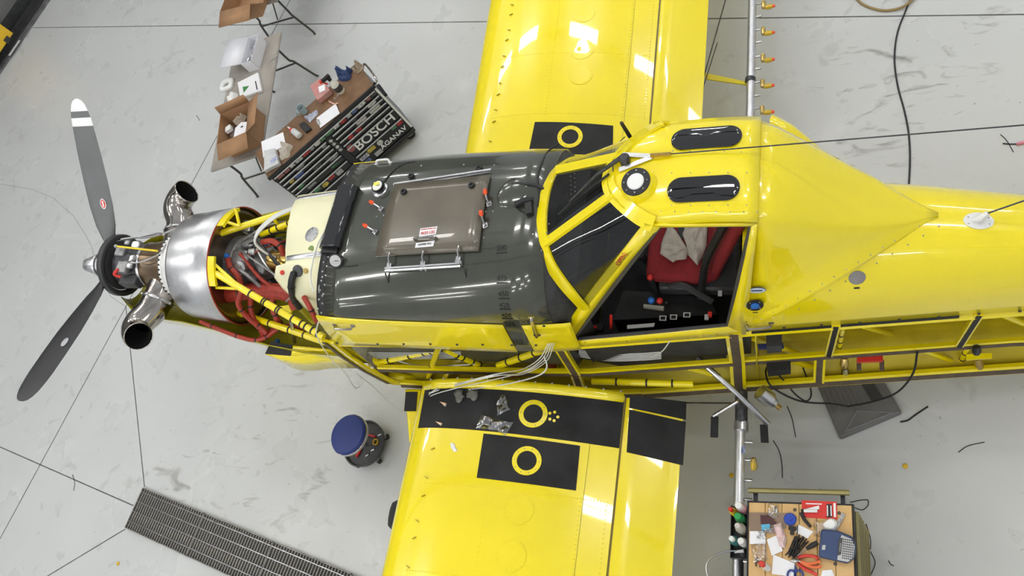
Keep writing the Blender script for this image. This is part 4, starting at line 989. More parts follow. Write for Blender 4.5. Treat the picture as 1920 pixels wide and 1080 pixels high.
part('forward_bulkhead', MB().prism([V((3.99, -.52, -.42)), V((3.99, .52, -.42)), V((3.99, .55, .40)), V((3.99, -.55, .40))], (-.01, 0, 0)), 'cabin', cab)
part('glare_shield', MB().prism([V((3.93, -.42, .66)), V((4.08, -.40, .64)), V((4.10, 0, .74)), V((4.08, .40, .64)), V((3.93, .42, .66)), V((3.91, 0, .80))], (0, 0, .012)), mat('glare_shield_grey', (.035, .036, .038), .8), cab)
mb = MB()
for i in range(9):
    for j in range(2): mb.box((4.0+.02*j, .24-.045*i*.5+.05*j, .80-.015*i), (.006, .006, .006))
part('panel_switch', mb, 'lgrey', ip, kind='stuff')
for k in range(8):
    b = -.30+.085*k; part('instrument', disc(MB(), V((4.035, b, .50)), V((1, 0, .2)), .034, .01, 16), 'blackgloss', ip)
# seat
def cushion(c, sz, ax=None, m='seat', nm='cushion', par=None, bev=.04):
    return part(nm, MB().box(c, sz, ax), m, par, bevel=bev)
st_ = part('seat_frame', MB().box((4.72, .04, .04), (.50, .44, .10)), 'dgrey', cab, bevel=.02)
P = [PC(1232, 405, .30), PC(1207, 420, .22), PC(1199, 506, .22), PC(1298, 523, .22), PC(1330, 480, .24), PC(1345, 405, .3)]
part('seat_cushion', MB().prism([V((4.40, .26, .20)), V((4.40, -.14, .20)), V((4.47, -.15, .2)), V((4.76, -.165, .2)), V((4.86, -.13, .22)), V((4.90, .24, .22))], (0, 0, -.10)), 'seat', cab, bevel=.03)
xd, zd = V((.26, 0, .97)).normalized(), None
part('seat_back', MB().prism([V((4.80, -.15, .24)), V((4.80, .25, .24)), V((5.02, .22, 1.0)), V((5.02, -.14, 1.0))], (.07, 0, -.02)), 'seat', cab, bevel=.03)
part('shoulder_strap', MB().tube([V((5.0, -.08, 1.02)), V((4.90, -.10, .72)), V((4.80, -.13, .42)), V((4.76, -.17, .20)), V((4.74, -.22, .05))], .026, 6, 4), 'black', cab)
part('seat_belt', ribbon([PC(1283, 446, .221), PC(1276, 430, .221), PC(1290, 414, .221), PC(1299, 406, .221)], .042, V((0, 0, 1)), .004), 'black', cab)
# quadrant and stick
con = part('throttle_quadrant', MB().prism([PC(1168, 545, -.05), PC(1235, 548, -.05), PC(1330, 560, -.05), PC(1345, 590, -.05), PC(1150, 600, -.05)], (0, 0, -.2)), 'black', cab)
def lever(u, v, du, dv, c0, c1, m, r=.022, rod=.007):
    p, q = PC(u+du, v+dv, c0), PC(u, v, c1); o = part('lever', MB().tube([p, q], rod, 6), 'darkmetal', con); part('lever_knob', MB().ball(q, r, 10), m, con)
lever(1219, 520, 12, 30, -.02, .20, 'redp', .022, .02); lever(1221, 563, 5, 12, -.05, .12, 'bluep', .024); lever(1237, 564, 2, 12, -.05, .12, 'redp', .022); lever(1250, 567, 1, 8, -.05, .08, 'black', .014)
part('lever_slot', MB().prism([PC(1207, 570, .06), PC(1245, 574, .06), PC(1244, 580, .06), PC(1206, 575, .06)], (0, 0, -.03)), mat('beige_lever_plate', (.35, .34, .28), .5), con)
wire([PC(1255, 537, .1), PC(1280, 534, .15), PC(1305, 548, .12), PC(1335, 565, .05)], .022, 'dgrey', 'brake_lever', con)
for u, v in ((1243, 597), (1263, 595), (1288, 591)):
    p = PC(u, v, -.02); part('placard', MB().box(p+V((0, 0, .003)), (.045, .035, .004)), 'sticker', con); part('placard_print', MB().box(p+V((0, 0, .0055)), (.03, .022, .001)), 'ink', con)
part('chart', MB().prism([PC(1176, 610, .02), PC(1228, 606, .02), PC(1226, 613, .02), PC(1176, 617, .02)], (0, 0, .004)), 'sticker', con)
part('trim_handle', MB().prism([PB(1143, 594, -.46), PB(1148, 594, -.46), PB(1148, 617, -.46), PB(1143, 618, -.46)], (.0, .015, 0)), 'redp', con)
part('selector_box', MB().prism([PC(1108, 608, .0), PC(1130, 606, .0), PC(1130, 618, .0), PC(1108, 620, .0)], (0, 0, -.05)), 'black', con); part('selector_mark', MB().box(PC(1115, 613, .004), (.03, .02, .003)), 'redp', con)
for u, v, m in ((1310, 505, 'lgrey'), (1345, 507, 'lgrey'), (1331, 590, 'redp'), (1325, 595, 'lgrey'), (1350, 550, 'lgrey')): part('buckle', MB().box(PC(u, v, .12), (.025, .035, .015)), m, cab)
part('control_stick', MB().tube([V((4.42, .02, -.4)), V((4.40, .02, .0)), V((4.36, .0, .22))], [.02, .018, .026], 8), 'black', cab)
part('floor_mat', MB().box((4.45, -.28, -.405), (.5, .28, .012)), 'black', cab)

# ---- spray boom, hangers, nozzles
bz = .62; bm_ = {}
def bx_(u, v): return to_ac(W(u, v, bz))
for (u0, v0, u1, v1, ext) in ((1406, 262, 1411, -10, 2.6), (1388, 795, 1383, 1100, 2.2)):
    p, q = W(u0, v0, bz), W(u1, v1, bz); q = q+(q-p).normalized()*ext
    bm = part('spray_boom', MB().tube([to_ac(p), to_ac(q)], .036, 16), 'alu', label='silver spray boom pipe behind the wing'); bm_[v0] = bm
bL, bR = bm_[795], bm_[262]
for v in (829, 900, 936, 1052): # left stubs
    u = 1388-(v-795)*.0165+8; p = W(u, v, bz); part('boom_stub', MB().tube([to_ac(p), to_ac(p+V((.055, 0, 0)))], .010, 8), 'steel', bL)
def nozzle(u, v, par, down=False):
    p = W(u, v, bz); part('nozzle', MB().tube([to_ac(p), to_ac(p+V((.06, .0, .0)))], .009, 8), 'steel', par)
    q = p+V((.065, 0, 0)); d = V((.02, -1, -.1)).normalized() if down else V((1, -.05, 0)); r = q if down else q+V((.004, -.045, -.01))
    part('nozzle_elbow', MB().ball(to_ac(q), .021, 8).tube([to_ac(q), to_ac(q+V((.006, -.05, -.01)))], [.018, .022], 8), 'brass', par)
    part('nozzle_body', MB().tube([to_ac(r+d*.01), to_ac(r+d*.04), to_ac(r+d*.068)], [.018, .021, .016], 8), 'nz', par)
    if not down: part('nozzle_tip', MB().tube([to_ac(r+d*.066), to_ac(r+d*.088)], .012, 8), 'redknob', par)
MT['nz'] = mat('nozzle_yellow', (.62, .42, .03), .4)
for v in (8, 57, 107, 155, 204, 252): nozzle(1411-(v)*.018+6, v, bR)
for v in (32, 80, 130, 180, 228):
    u = 1411-v*.018+6; p = W(u, v, bz); part('boom_stub', MB().tube([to_ac(p), to_ac(p+V((.05, 0, 0)))], .010, 8), 'steel', bR)
nozzle(1394, 862, bL, True)
hg0, hg1 = to_ac(W(1322, 142, .78)), to_ac(W(1400, 156, bz))
hn = part('boom_hanger', MB().prism([hg0+V((0, .03, 0)), hg1+V((0, .015, .0)), hg1+V((0, -.015, 0)), hg0+V((0, -.03, 0))], (0, 0, -.012)), 'yellow_in', bR)
part('boom_clamp', MB().lathe(to_ac(W(1407, 151, bz)-V((0, .02, 0))), (0, 1, 0), [(0, .042), (.04, .042)], 16), 'darkmetal', bR)
P = [W(1390, 735, .66), W(1390, 790, .64)]; part('boom_feed', MB().tube([to_ac(W(1390, 735, .66)), to_ac(W(1390, 800, .63))], .042, 12), 'darkmetal', bL)
part('boom_coupling', MB().lathe(to_ac(W(1390, 800, .625)), (0, 1, 0), [(-.03, .05), (.03, .05)], 14), 'steel', bL)
p = W(1393, 843, bz); part('boom_label', MB().prism([to_ac(W(1391, 837, bz+.037)), to_ac(W(1397, 837, bz+.036)), to_ac(W(1397, 851, bz+.036)), to_ac(W(1391, 851, bz+.037))], (0, 0, .002)), mat('blue_white_label', (.5, .55, .7), .4, col2=(.03, .05, .2), scale=80), bL)
part('wing_brace_cable', MB().tube([to_ac(W(1345, 80, .8)), to_ac(W(1318, 165, .8))], .004, 5), 'black', bR)
# boarding step
s0, s1, s2 = PB(1308, 672, -.45), to_ac(W(1385, 740, .82)), to_ac(W(1440, 795, .62))
sx = part('boarding_step', MB().tube([s0, s1, s2], .020, 10), 'steel')
k0, k1 = to_ac(W(1384, 752, .78)), to_ac(W(1338, 780, .70)); part('step_arm', MB().tube([k0, k1], .014, 8), 'steel', sx)
for u0, v0, u1, v1, z in ((1340, 781, 1339, 819, .68), (1432, 796, 1434, 829, .62)):
    p, q = W(u0, v0, z), W(u1, v1, z); part('step_tread', MB().prism([to_ac(p+V((-.026, 0, 0))), to_ac(p+V((.026, 0, 0))), to_ac(q+V((.026, 0, 0))), to_ac(q+V((-.026, 0, 0)))], (0, 0, -.02)), 'antislip', sx)
p = to_ac(W(1425, 735, .75)); q = to_ac(W(1462, 765, .62)); v_ = part('spray_valve', MB().tube([p, lerp(p, q, .5), lerp(p, q, .55), lerp(p, q, .75)], [.055, .055, .042, .03], 14), 'alu'); part('valve_stem', MB().tube([lerp(p, q, .72), q], [.016, .02], 8), 'brass', v_)
# landing gear, tail
for s in (-1, 1):
    wx = to_ac((HUB.x+2.33, HUB.y+s*1.58, .36)); wx_w = V((HUB.x+2.33, HUB.y+s*1.58, .363))
    gl = part('landing_gear_leg', ribbon([V((2.9, s*.45, -.70)), V((2.75, s*.9, -.95)), to_ac(wx_w+V((.0, -s*.16, 0)))], .13, V((0, s*.6, .8)), .04), 'yellow')
    part('tyre', MB().lathe(to_ac(wx_w-V((0, .135, 0))), A3 @ V((0, 1, 0)), [(0, .20), (.01, .30), (.05, .352), (.10, .36), (.17, .36), (.22, .352), (.26, .30), (.27, .20)], 40), 'tyre', gl)
    part('wheel_rim', MB().lathe(to_ac(wx_w-V((0, .13, 0))), A3 @ V((0, 1, 0)), [(0, .12), (.0, .19), (.26, .19), (.26, .12)], 24), 'white', gl)
fin = part('tail_fin', MB().prism([V((8.3, -.03, .45)), V((9.45, -.03, .40)), V((9.5, -.02, 1.75)), V((9.0, -.02, 1.75))], (0, .05, 0)), 'yellow', bevel=.02)
part('tailplane', MB().prism([V((8.5, -2.2, .35)), V((9.5, -2.3, .35)), V((9.5, 2.3, .35)), V((8.5, 2.2, .35))], (0, 0, .07)), 'yellow', bevel=.03)
tw = V((HUB.x+9.0, HUB.y, .15)); part('tailwheel', MB().lathe(to_ac(tw-V((0, .05, 0))), (0, 1, 0), [(0, .08), (.02, .145), (.08, .145), (.10, .08)], 20), 'tyre'); part('tailwheel_fork', MB().tube([to_ac(tw+V((0, .06, 0))), to_ac(tw+V((-.1, .06, .25))), V((8.9, 0, CL))], .025, 8), 'yellow')
# loose white cables drooping over the wing root
for k, (e, dv) in enumerate((((786, 766), 0), ((795, 752), 5), ((803, 744), -3), ((790, 742), -7))):
    wire([PB(1028+k*3.5, 644, -.655), PB(1012+k*4, 672+k*2, -.70), PB(980, 692+k*4+dv*.3, -.76), surf(930, 708+k*3+dv, 'wingleft', 'rootf')[0]+V((0, 0, .05)), surf(860, 722+k*3+dv, 'wingleft', 'rootf')[0]+V((0, 0, .03)), surf(815, 733+k*3+dv, 'wingleft')[0]+V((0, 0, .015)), PC(e[0], e[1], -.45)], .0036, 'whitec', 'loose_white_cable')
wire([PB(1020, 668, -.69), PB(1025, 690, -.74), PB(1005, 706, -.78), surf(950, 722, 'wingleft', 'rootf')[0]+V((0, 0, .02)), surf(880, 732, 'wingleft')[0]+V((0, 0, .015))], .005, 'whitec', 'loose_white_cable')
wire([PB(597, 603, -.62), PB(594, 630, -.68), PB(620, 672, -.72), PB(648, 700, -.75), to_ac(W(668, 728, .55)), to_ac(W(690, 712, .6)), PB(735, 722, -.72)], .004, 'whitec', 'loose_white_cable')
wire([PB(668, 700, -.7), to_ac(W(700, 725, .5)), to_ac(W(720, 745, .2)), to_ac(W(758, 775, .03))], .003, 'whitec', 'loose_white_cable')

# ================================================================== THINGS ON THE AIRPLANE
from mathutils import noise as mnoise
def crumple(outline, h, seed, n=10, base=None, up=(0, 0, 1), rough=1.0):
    """a crumpled sheet: rings from the outline to its centre, displaced by folded noise"""
    O = [Vector(p) for p in outline]; c = sum(O, Vector())/len(O); up = Vector(up); rings = []; m = len(O)
    for k in range(n+1):
        s = 1-k/n*.98; r = []
        for p in O:
            q = c+(p-c)*s; z = abs(mnoise.noise(q*14*rough+Vector((seed*7.1, seed*3.3, 0))))*1.5+abs(mnoise.noise(q*34*rough+Vector((seed*2.1, 0, seed))))*.6
            r.append(q+up*(h*(.10+z)*(min(1, k/2.2) if k else .06)))
        rings.append(r)
    return MB().loft(rings, closed=True)
def blob_outline(c, rx, ry, rot, seed, n=28, j=.25, X=None, Y=None):
    X = X or Vector((1, 0, 0)); Y = Y or Vector((0, 1, 0)); P = []
    for k in range(n):
        t = 2*pi*k/n; d = 1+j*mnoise.noise(Vector((cos(t)*1.5+seed*5, sin(t)*1.5, seed))); x, y = rx*d*cos(t), ry*d*sin(t)
        P.append(Vector(c)+X*(x*cos(rot)-y*sin(rot))+Y*(x*sin(rot)+y*cos(rot)))
    return P
def dense(poly, k=4):
    out = []
    for i in range(len(poly)):
        for j in range(k): out.append(lerp(Vector(poly[i]), Vector(poly[(i+1) % len(poly)]), j/k))
    return out
def onwing(u, v, h=.004):
    p, n = hit(u, v, 'wingleft', 'flapleft'); return to_w(p+n*h)
UPW = (A3T @ Vector((.15, -.05, 1))).normalized()
for (u, v), rot, sd, lab in (((863, 748), .4, 1, 'crumpled grey work glove nearer the wing leading edge'), ((891, 744), 1.2, 2, 'crumpled grey work glove nearer the yellow filler ring')):
    p = onwing(u, v, .012); mb = MB(); X = Vector((cos(rot), sin(rot), 0)); Y = Vector((-sin(rot), cos(rot), 0))
    mb.ball(p+UPW*.012, .032, 10, (.9, 1.2, .5))
    for k, (dx, dy) in enumerate(((-.026, .05), (-.009, .06), (.010, .058), (.027, .045), (.036, .0))):
        q = p+X*dx+Y*dy; mb.tube([p+X*dx*.5+UPW*.012, lerp(p, q, .7)+UPW*.018, q+UPW*.008], [.012, .013, .009], 8)
    obj('work_glove', mb, mat('grey_glove', (.16, .16, .14), .9, var=.25, scale=30, bump=.5, bscale=120), label=lab, cat='glove', group='gloves on the wing', recenter=True)
for pts, lab in ((((938, 742), (950, 740), (957, 768), (932, 780), (929, 760)), 'crumpled clear plastic bag beside the yellow filler ring'), (((903, 776), (918, 780), (963, 792), (948, 818), (930, 808), (893, 803)), 'crumpled clear plastic bag overlapping the walkway edge')):
    P = dense([onwing(*p, .005) for p in pts], 6); obj('plastic_bag', crumple(P, .03, len(lab), 9, up=UPW), 'bag', label=lab, cat='bag', recenter=True, group='plastic bags on the wing')
for pts, lab in ((((826, 754), (838, 757), (836, 763)), 'orange and white paper wedge nearer the fuselage'), (((818, 791), (830, 794), (828, 799)), 'orange and white paper wedge farther out on the walkway')):
    obj('paper_wedge', MB().prism([onwing(*p, .003) for p in pts], (0, 0, .012)), mat('orange_white_paper', (.75, .33, .08), .7, col2=(.85, .8, .7), scale=40), label=lab, cat='paper', group='paper wedges on the wing', recenter=True)
obj('paper_scrap', crumple(dense([onwing(*p, .004) for p in ((845, 830), (852, 832), (858, 846), (852, 848), (846, 840))], 5), .012, 4, 6, up=UPW), 'sticker', label='small torn white paper scrap on the yellow wing', cat='paper', recenter=True)
# rags on the red seat
for pts, sd, lab in ((((1240, 457), (1254, 420), (1267, 432), (1276, 446), (1291, 470), (1287, 486), (1268, 488), (1262, 492), (1238, 476)), 3, 'beige cotton rag folded on the red pilot seat cushion'), (((1280, 440), (1285, 425), (1298, 410), (1318, 409), (1327, 425), (1325, 460), (1318, 482), (1308, 498), (1291, 479), (1288, 462)), 5, 'larger wrinkled beige rag lying against the red seat back')):
    P = dense([to_w(PC(u, v, .2225)) for u, v in pts], 4); obj('rag', crumple(P, .034, sd, 14, rough=1.1), 'cloth', label=lab, cat='rag', recenter=True, ang=80, solid=.004)

# ================================================================== TOOL CHEST
def local(o, rz):
    c, s = cos(-rz), sin(-rz); o = Vector(o)
    return lambda p: Vector(((p.x-o.x)*c-(p.y-o.y)*s, (p.x-o.x)*s+(p.y-o.y)*c, p.z-o.z))
TZ = .92; t0, t1 = W(502, 331, TZ), W(698, 158, TZ); crz = atan2(t1.y-t0.y, t1.x-t0.x); CW = (t1-t0).length; CD = .44
ch = thing('tool_chest', 'black rolling tool chest with silver drawer pulls covered in stickers', 'tool chest', (t0.x, t0.y, 0), crz)
MT['chestblack'] = mat('black_chest_enamel', (.012, .012, .013), .35, var=.3, scale=8)
MT['wood'] = mat('stained_wood_top', (.20, .105, .045), .5, col2=(.13, .065, .028), scale=9)
obj('body', MB().span((.0, .012, .13), (CW, CD, TZ-.03)), 'chestblack', ch, bevel=.012)
obj('wood_top', MB().span((-.01, -.01, TZ-.03), (CW+.005, CD, TZ)), 'wood', ch, bevel=.008)
obj('top_trim', MB().span((-.015, -.02, TZ-.045), (CW+.01, -.006, TZ-.005)), 'chestblack', ch)
obj('base_rail', MB().span((.0, -.01, .10), (CW, CD+.0, .15)), 'chestblack', ch, bevel=.01)
def drawer(x0, x1, z0, z1):
    d = obj('drawer', MB().span((x0+.006, -.004, z0+.004), (x1-.006, .02, z1-.004)), 'chestblack', ch)
    obj('drawer_pull', MB().span((x0+.006, -.022, z1-.020), (x1-.006, -.002, z1-.004)), 'alu', d); return d
drawer(.02, CW-.02, .79, .87)
for z0, z1 in ((.73, .79), (.665, .73), (.60, .665), (.535, .60), (.43, .535), (.32, .43), (.17, .32)): drawer(.02, CW*.475, z0, z1)
for z0, z1 in ((.73, .79), (.665, .73), (.60, .665), (.535, .60), (.38, .535), (.17, .38)): drawer(CW*.53, CW-.02, z0, z1)
obj('centre_post', MB().span((CW*.478, -.006, .16), (CW*.527, .0, .79)), 'chestblack', ch)
obj('corner_strip', MB().span((CW-.018, -.008, .18), (CW+.004, .0, .88)), 'white', ch)
hd = obj('push_handle', MB().tube([(CW-.0, .06, TZ-.06), (CW+.06, .06, TZ-.03), (CW+.06, CD-.08, TZ-.03), (CW, CD-.08, TZ-.06)], .012, 10, 5), 'chrome', ch)
obj('side_grip', MB().span((CW, .12, .60), (CW+.03, .32, .63)), 'chestblack', ch)
for x in (.08, CW-.08):
    for y in (.07, CD-.07):
        w_ = obj('caster', MB().lathe((x, y-.02, .055), (0, 1, 0), [(0, .03), (.0, .055), (.04, .055), (.04, .03)], 18), 'tyre', ch); obj('caster_fork', MB().span((x-.03, y-.03, .055), (x+.03, y-.023, .11)).span((x-.03, y+.023, .055), (x+.03, y+.03, .11)).span((x-.035, y-.035, .10), (x+.035, y+.035, .115)), 'steel', w_)
random.seed(11)
SC = [(.62, .03, .03), (.75, .75, .73), (.05, .05, .06), (.72, .55, .05), (.04, .25, .07), (.05, .12, .42), (.5, .5, .5), (.35, .05, .05), (.65, .65, .6), (.25, .25, .27)]
SM = [mat('sticker_print_%d' % i, c, .4, col2=tuple(min(1, q*.35+.02*i) for q in c), scale=90, thr=(.48, .52)) for i, c in enumerate(SC)]
def stick(x, z, w_, h_, m, rot=0., oval_=False, y=-.007, nm='sticker'):
    if oval_: P = [Vector((x+w_/2*cos(2*pi*k/20), y, z+h_/2*sin(2*pi*k/20))) for k in range(20)]
    else: P = [Vector((x+a*w_/2*cos(rot)-b*h_/2*sin(rot), y, z+a*w_/2*sin(rot)+b*h_/2*cos(rot))) for a, b in ((-1, -1), (1, -1), (1, 1), (-1, 1))]
    return obj(nm, MB().prism(P, (0, .002, 0)), m, ch)
x = .05
while x < CW-.08:
    w_ = random.uniform(.05, .11); stick(x+w_/2, .823, w_, random.uniform(.03, .045), random.choice(SM), 0, random.random() < .35); x += w_+random.uniform(.005, .02)
for z in (.755, .69, .62, .56, .48):
    for k in range(3):
        if random.random() < .75: stick(random.uniform(.08, CW*.44), z-.01, random.uniform(.05, .12), .03, random.choice(SM), 0, random.random() < .3)
for z in (.755, .69, .625):
    for k in range(2): stick(random.uniform(CW*.57, CW-.1), z-.012, random.uniform(.06, .13), .03, random.choice(SM), 0, random.random() < .3)
for k in range(4): stick(CW*.5, .74-.055*k, .04, .04, SM[6 if k % 2 else 1], 0, True, -.009)
for k in range(5): stick(.12+.1*k, .39 if k % 2 else .36, .08, .06, SM[(0, 4, 3, 0, 6)[k]], 0, k == 2)
for x_, z_, w2, h2, i, ov in ((CW*.56, .50, .09, .10, 7, True), (CW*.58, .29, .11, .05, 1, False), (CW*.66, .31, .10, .05, 3, False), (CW*.74, .30, .07, .07, 8, True), (CW*.57, .22, .10, .05, 5, False), (CW*.68, .21, .09, .06, 6, False), (CW-.07, .33, .08, .06, 0, True), (CW-.15, .34, .06, .06, 4, False)): stick(x_, z_, w2, h2, SM[i], 0, ov)
text('brand_lettering', 'BOSCH', .16, (CW*.77, -.010, .455), (1, 0, 0), (0, 0, 1), mat('lettering_white', (.82, .82, .82), .4), ch, depth=.002, bold=.002)
text('brand_lettering', 'AGANAV', .085, (CW*.84, -.010, .235), (1, 0, 0), (0, 0, 1), 'sticker', ch, depth=.002, bold=.0012)
text('sticker_lettering', 'ASI', .05, (CW*.58, -.0105, .29), (1, 0, 0), (0, 0, 1), SM[5], ch)
stick(-.012, .60, .001, .001, SM[0]) if 0 else None
obj('sticker', MB().prism([(-.003, .06+.045*cos(2*pi*k/20), .80+.045*sin(2*pi*k/20)) for k in range(20)], (.002, 0, 0)), SM[0], ch)
# ---- things on the chest
def put(u, v, z=TZ): return W(u, v, z)
def flat(name, px, z, h, m, label, cat, group=None, bevel=0., **k): return obj(name, MB().prism([W(u, v, z) for u, v in px], (0, 0, h)), m, label=label, cat=cat, group=group, recenter=True, bevel=bevel, **k)
MT['paper'] = mat('white_paper', (.82, .82, .84), .7)
flat('paper_sheet', ((490, 266), (531, 248), (536, 272), (494, 296)), TZ+.003, .003, 'paper', 'loose white paper sheet beside the beige rag', 'paper')
obj('rag', crumple(blob_outline(put(535, 285), .085, .10, .3, 6, 30, .35), .10, 6, 9, rough=.6), 'cloth', label='crumpled beige rag on the wooden tool chest top', cat='rag', recenter=True, ang=80)
flat('organiser_case', ((500, 287), (520, 282), (528, 310), (500, 325)), TZ+.002, .045, mat('clear_case_plastic', (.55, .55, .53), .2, col2=(.42, .44, .46), scale=20), 'clear plastic organiser case with blue label', 'case', bevel=.006)
p = put(513, 300, TZ+.049); X = Vector((cos(crz), sin(crz), 0)); Y = Vector((-sin(crz), cos(crz), 0)); Z3 = Vector((0, 0, 1))
sub('case_label', MB().box(p, (.08, .055, .002), (X, Y, Z3)), mat('blue_label', (.08, .12, .4), .5, col2=(.7, .72, .78), scale=40), bpy.data.objects['organiser_case'])
# squeeze bottle lying down
a_, b_ = put(562, 255, TZ+.035), put(545, 242, TZ+.035); d = (b_-a_).normalized()
t = thing('squeeze_bottle', 'clear squeeze bottle with red collar and white nozzle, lying down', 'bottle', (a_.x, a_.y, TZ)); o_ = Vector((a_.x, a_.y, TZ))
obj('bottle_body', MB().lathe(a_-o_, d, [(0, .02), (.01, .034), (.13, .034), (.155, .018)], 18), mat('milky_plastic', (.62, .63, .62), .25), t); obj('collar', MB().lathe(a_-o_+d*.155, d, [(0, .021), (.025, .021)], 16), 'redp', t); obj('nozzle', MB().lathe(a_-o_+d*.18, d, [(0, .014), (.03, .010), (.075, .005)], 12), 'white', t)
flat('black_case', ((563, 236), (573, 230), (586, 243), (575, 251)), TZ+.002, .03, 'black', 'small black pouch on the tool chest top', 'pouch', bevel=.008)
obj('plastic_bag', crumple(dense([put(*p_, TZ+.003) for p_ in ((571, 221), (594, 206), (597, 214), (581, 230))], 6), .035, 9, 8), mat('bluish_polythene', (.26, .29, .42), .15, col2=(.5, .52, .58), scale=30), label='bluish clear bag of parts beside the clipboard', cat='bag', recenter=True)
t = thing('clipboard', 'clipboard with white paper on the tool chest', 'clipboard', put(616, 218), crz-.12)
obj('board', MB().span((-.09, -.13, .002), (.09, .13, .007)).span((0, 0, 0), (0, 0, 0)) if 0 else MB().span((-.13, -.085, .002), (.13, .085, .007)), 'brown', t); obj('sheet', MB().span((-.125, -.08, .007), (.125, .08, .010)), 'paper', t); obj('clip', MB().span((-.135, -.04, .007), (-.105, .04, .022)), 'steel', t, bevel=.004)
# mug
p = put(573, 211); t = thing('mug', 'pale blue mug on the tool chest', 'mug', p)
obj('cup', MB().lathe((0, 0, .002), (0, 0, 1), [(0, .03), (.005, .036), (.09, .042), (.095, .042), (.093, .038), (.01, .033)], 22), mat('pale_blue_glaze', (.30, .40, .42), .2, coat=.5), t); obj('handle', MB().tube([(-.03, -.028, .075), (-.052, -.045, .07), (-.055, -.048, .035), (-.032, -.03, .02)], .006, 8, 4), mat('pale_blue_handle', (.30, .40, .42), .2), t); obj('coffee', MB().lathe((0, 0, .055), (0, 0, 1), [(0, .036), (.002, .036)], 18), 'brown', t)
# pink organiser
px_ = ((588, 168), (608, 153), (626, 176), (602, 195)); t = obj('organiser_box', MB().prism([W(u, v, TZ+.002) for u, v in px_], (0, 0, .07)), mat('pink_clear_plastic', (.55, .20, .19), .2, col2=(.45, .28, .25), scale=14), label='pink translucent parts box with white label', cat='box', recenter=True, bevel=.008)
sub('box_label', MB().prism([W(u, v, TZ+.0735) for u, v in ((597, 163), (609, 158), (610, 169), (599, 174))], (0, 0, .0015)), 'paper', t)
# spray bottle
p = put(641, 172); t = thing('spray_bottle', 'white trigger spray bottle with black and red head', 'bottle', p, crz)
obj('bottle_body', MB().lathe((0, 0, .002), (0, 0, 1), [(0, .04), (.01, .045), (.12, .045), (.16, .03), (.18, .016), (.2, .016)], 20), mat('offwhite_bottle', (.72, .70, .64), .35), t); obj('label_band', MB().lathe((0, 0, .04), (0, 0, 1), [(0, .0455), (.07, .0455)], 20, cap=False), 'dgrey', t); obj('collar', MB().lathe((0, 0, .195), (0, 0, 1), [(0, .02), (.03, .02)], 14), 'black', t); obj('spray_head', MB().box((-.02, 0, .245), (.10, .028, .04)), 'black', t, bevel=.006); obj('trigger', MB().tube([(-.055, 0, .235), (-.06, 0, .21), (-.045, 0, .18)], .008, 6), 'redp', t); obj('nozzle', MB().box((-.08, 0, .25), (.025, .03, .03)), 'redp', t, bevel=.004)
obj('glove_bundle', crumple(blob_outline(put(648, 143), .075, .08, 1., 3, 28, .5), .12, 12, 9, rough=.8), mat('navy_rubber', (.02, .045, .14), .5, var=.2), label='dark blue rubber gloves bundled near the push handle', cat='gloves', recenter=True, ang=70)
obj('patterned_cap', crumple(blob_outline(put(673, 131), .06, .045, .7, 5, 26, .25), .08, 7, 8), mat('brown_pattern_cloth', (.16, .10, .07), .85, col2=(.45, .38, .28), scale=60), label='brown patterned cloth cap behind the blue gloves', cat='cap', recenter=True, ang=70)
p = put(633, 184); t = thing('safety_glasses', 'clear safety glasses lying on the tool chest', 'glasses', p, crz)
for s in (-1, 1): obj('lens', MB().ball((s*.021, 0, .016), .019, 10, (1, .35, .75)), 'bag', t); obj('temple', MB().tube([(s*.040, .002, .016), (s*.036, .014, .012), (-s*.020, .016+s*.004, .006)], .0025, 6), 'bag', t)
obj('pliers_clip', MB().tube([put(617, 190, TZ+.01), put(627, 195, TZ+.012), put(634, 193, TZ+.01)], .008, 6, 3), mat('pink_rubber', (.75, .45, .36), .5), label='pinkish rubber clip above the clipboard', cat='clip', recenter=True)

# ================================================================== FOLDING TABLES
MT['tabletop'] = mat('worn_table_top', (.36, .33, .29), .6, col2=(.26, .235, .205), scale=5, bump=.1)
MT['legsteel'] = mat('brown_steel_leg', (.075, .07, .06), .45, .5)
def table(loc, rz, label, ln=1.80, wd=.74, h=.74):
    t = thing('folding_table', label, 'table', loc, rz, 'folding tables by the tool chest')   # local x along the length
    obj('tabletop', MB().span((0, 0, h-.035), (ln, wd, h)), 'tabletop', t, bevel=.02)
    obj('apron', MB().span((.12, .05, h-.06), (ln-.12, .065, h-.035)).span((.12, wd-.065, h-.06), (ln-.12, wd-.05, h-.035)), 'legsteel', t, kind='stuff')
    for x in (.14, ln-.14):
        s = -1 if x < ln/2 else 1
        for y, e in ((.12, -1), (wd-.12, 1)):
            obj('leg', MB().tube([(x, y, h-.04), (x, y, .42), (x+s*.02, y+e*.02, .36), (x+s*.03, y+e*.09, .06), (x+s*.05, y+e*.10, .0)], .0135, 8, 3), 'legsteel', t)
        obj('spreader', MB().tube([(x+s*.02, .10, .33), (x+s*.02, wd-.10, .33)], .011, 8), 'legsteel', t)
        obj('brace', MB().tube([(x, wd/2, .34), (x-s*.35, wd/2, h-.05)], .009, 6), 'legsteel', t)
    return t
e0, e1 = W(489, 289, .74), W(526, 60, .74); rz = atan2(e1.y-e0.y, e1.x-e0.x)
T1 = table((e0.x, e0.y, 0), rz, 'grey folding table carrying the open boxes beside the tool chest', (e1-e0).length+.02, .72)
f0, f1 = W(518, 1, .74), W(438, 25, .74)
rz2 = atan2(f0.y-f1.y, f0.x-f1.x)+pi/2
T2 = table((f0.x, f0.y, 0), rz2, 'grey folding table farther from the tool chest, holding one cardboard box', 1.8, .73)
MT['card'] = mat('brown_cardboard', (.36, .20, .10), .75, var=.07, scale=10)
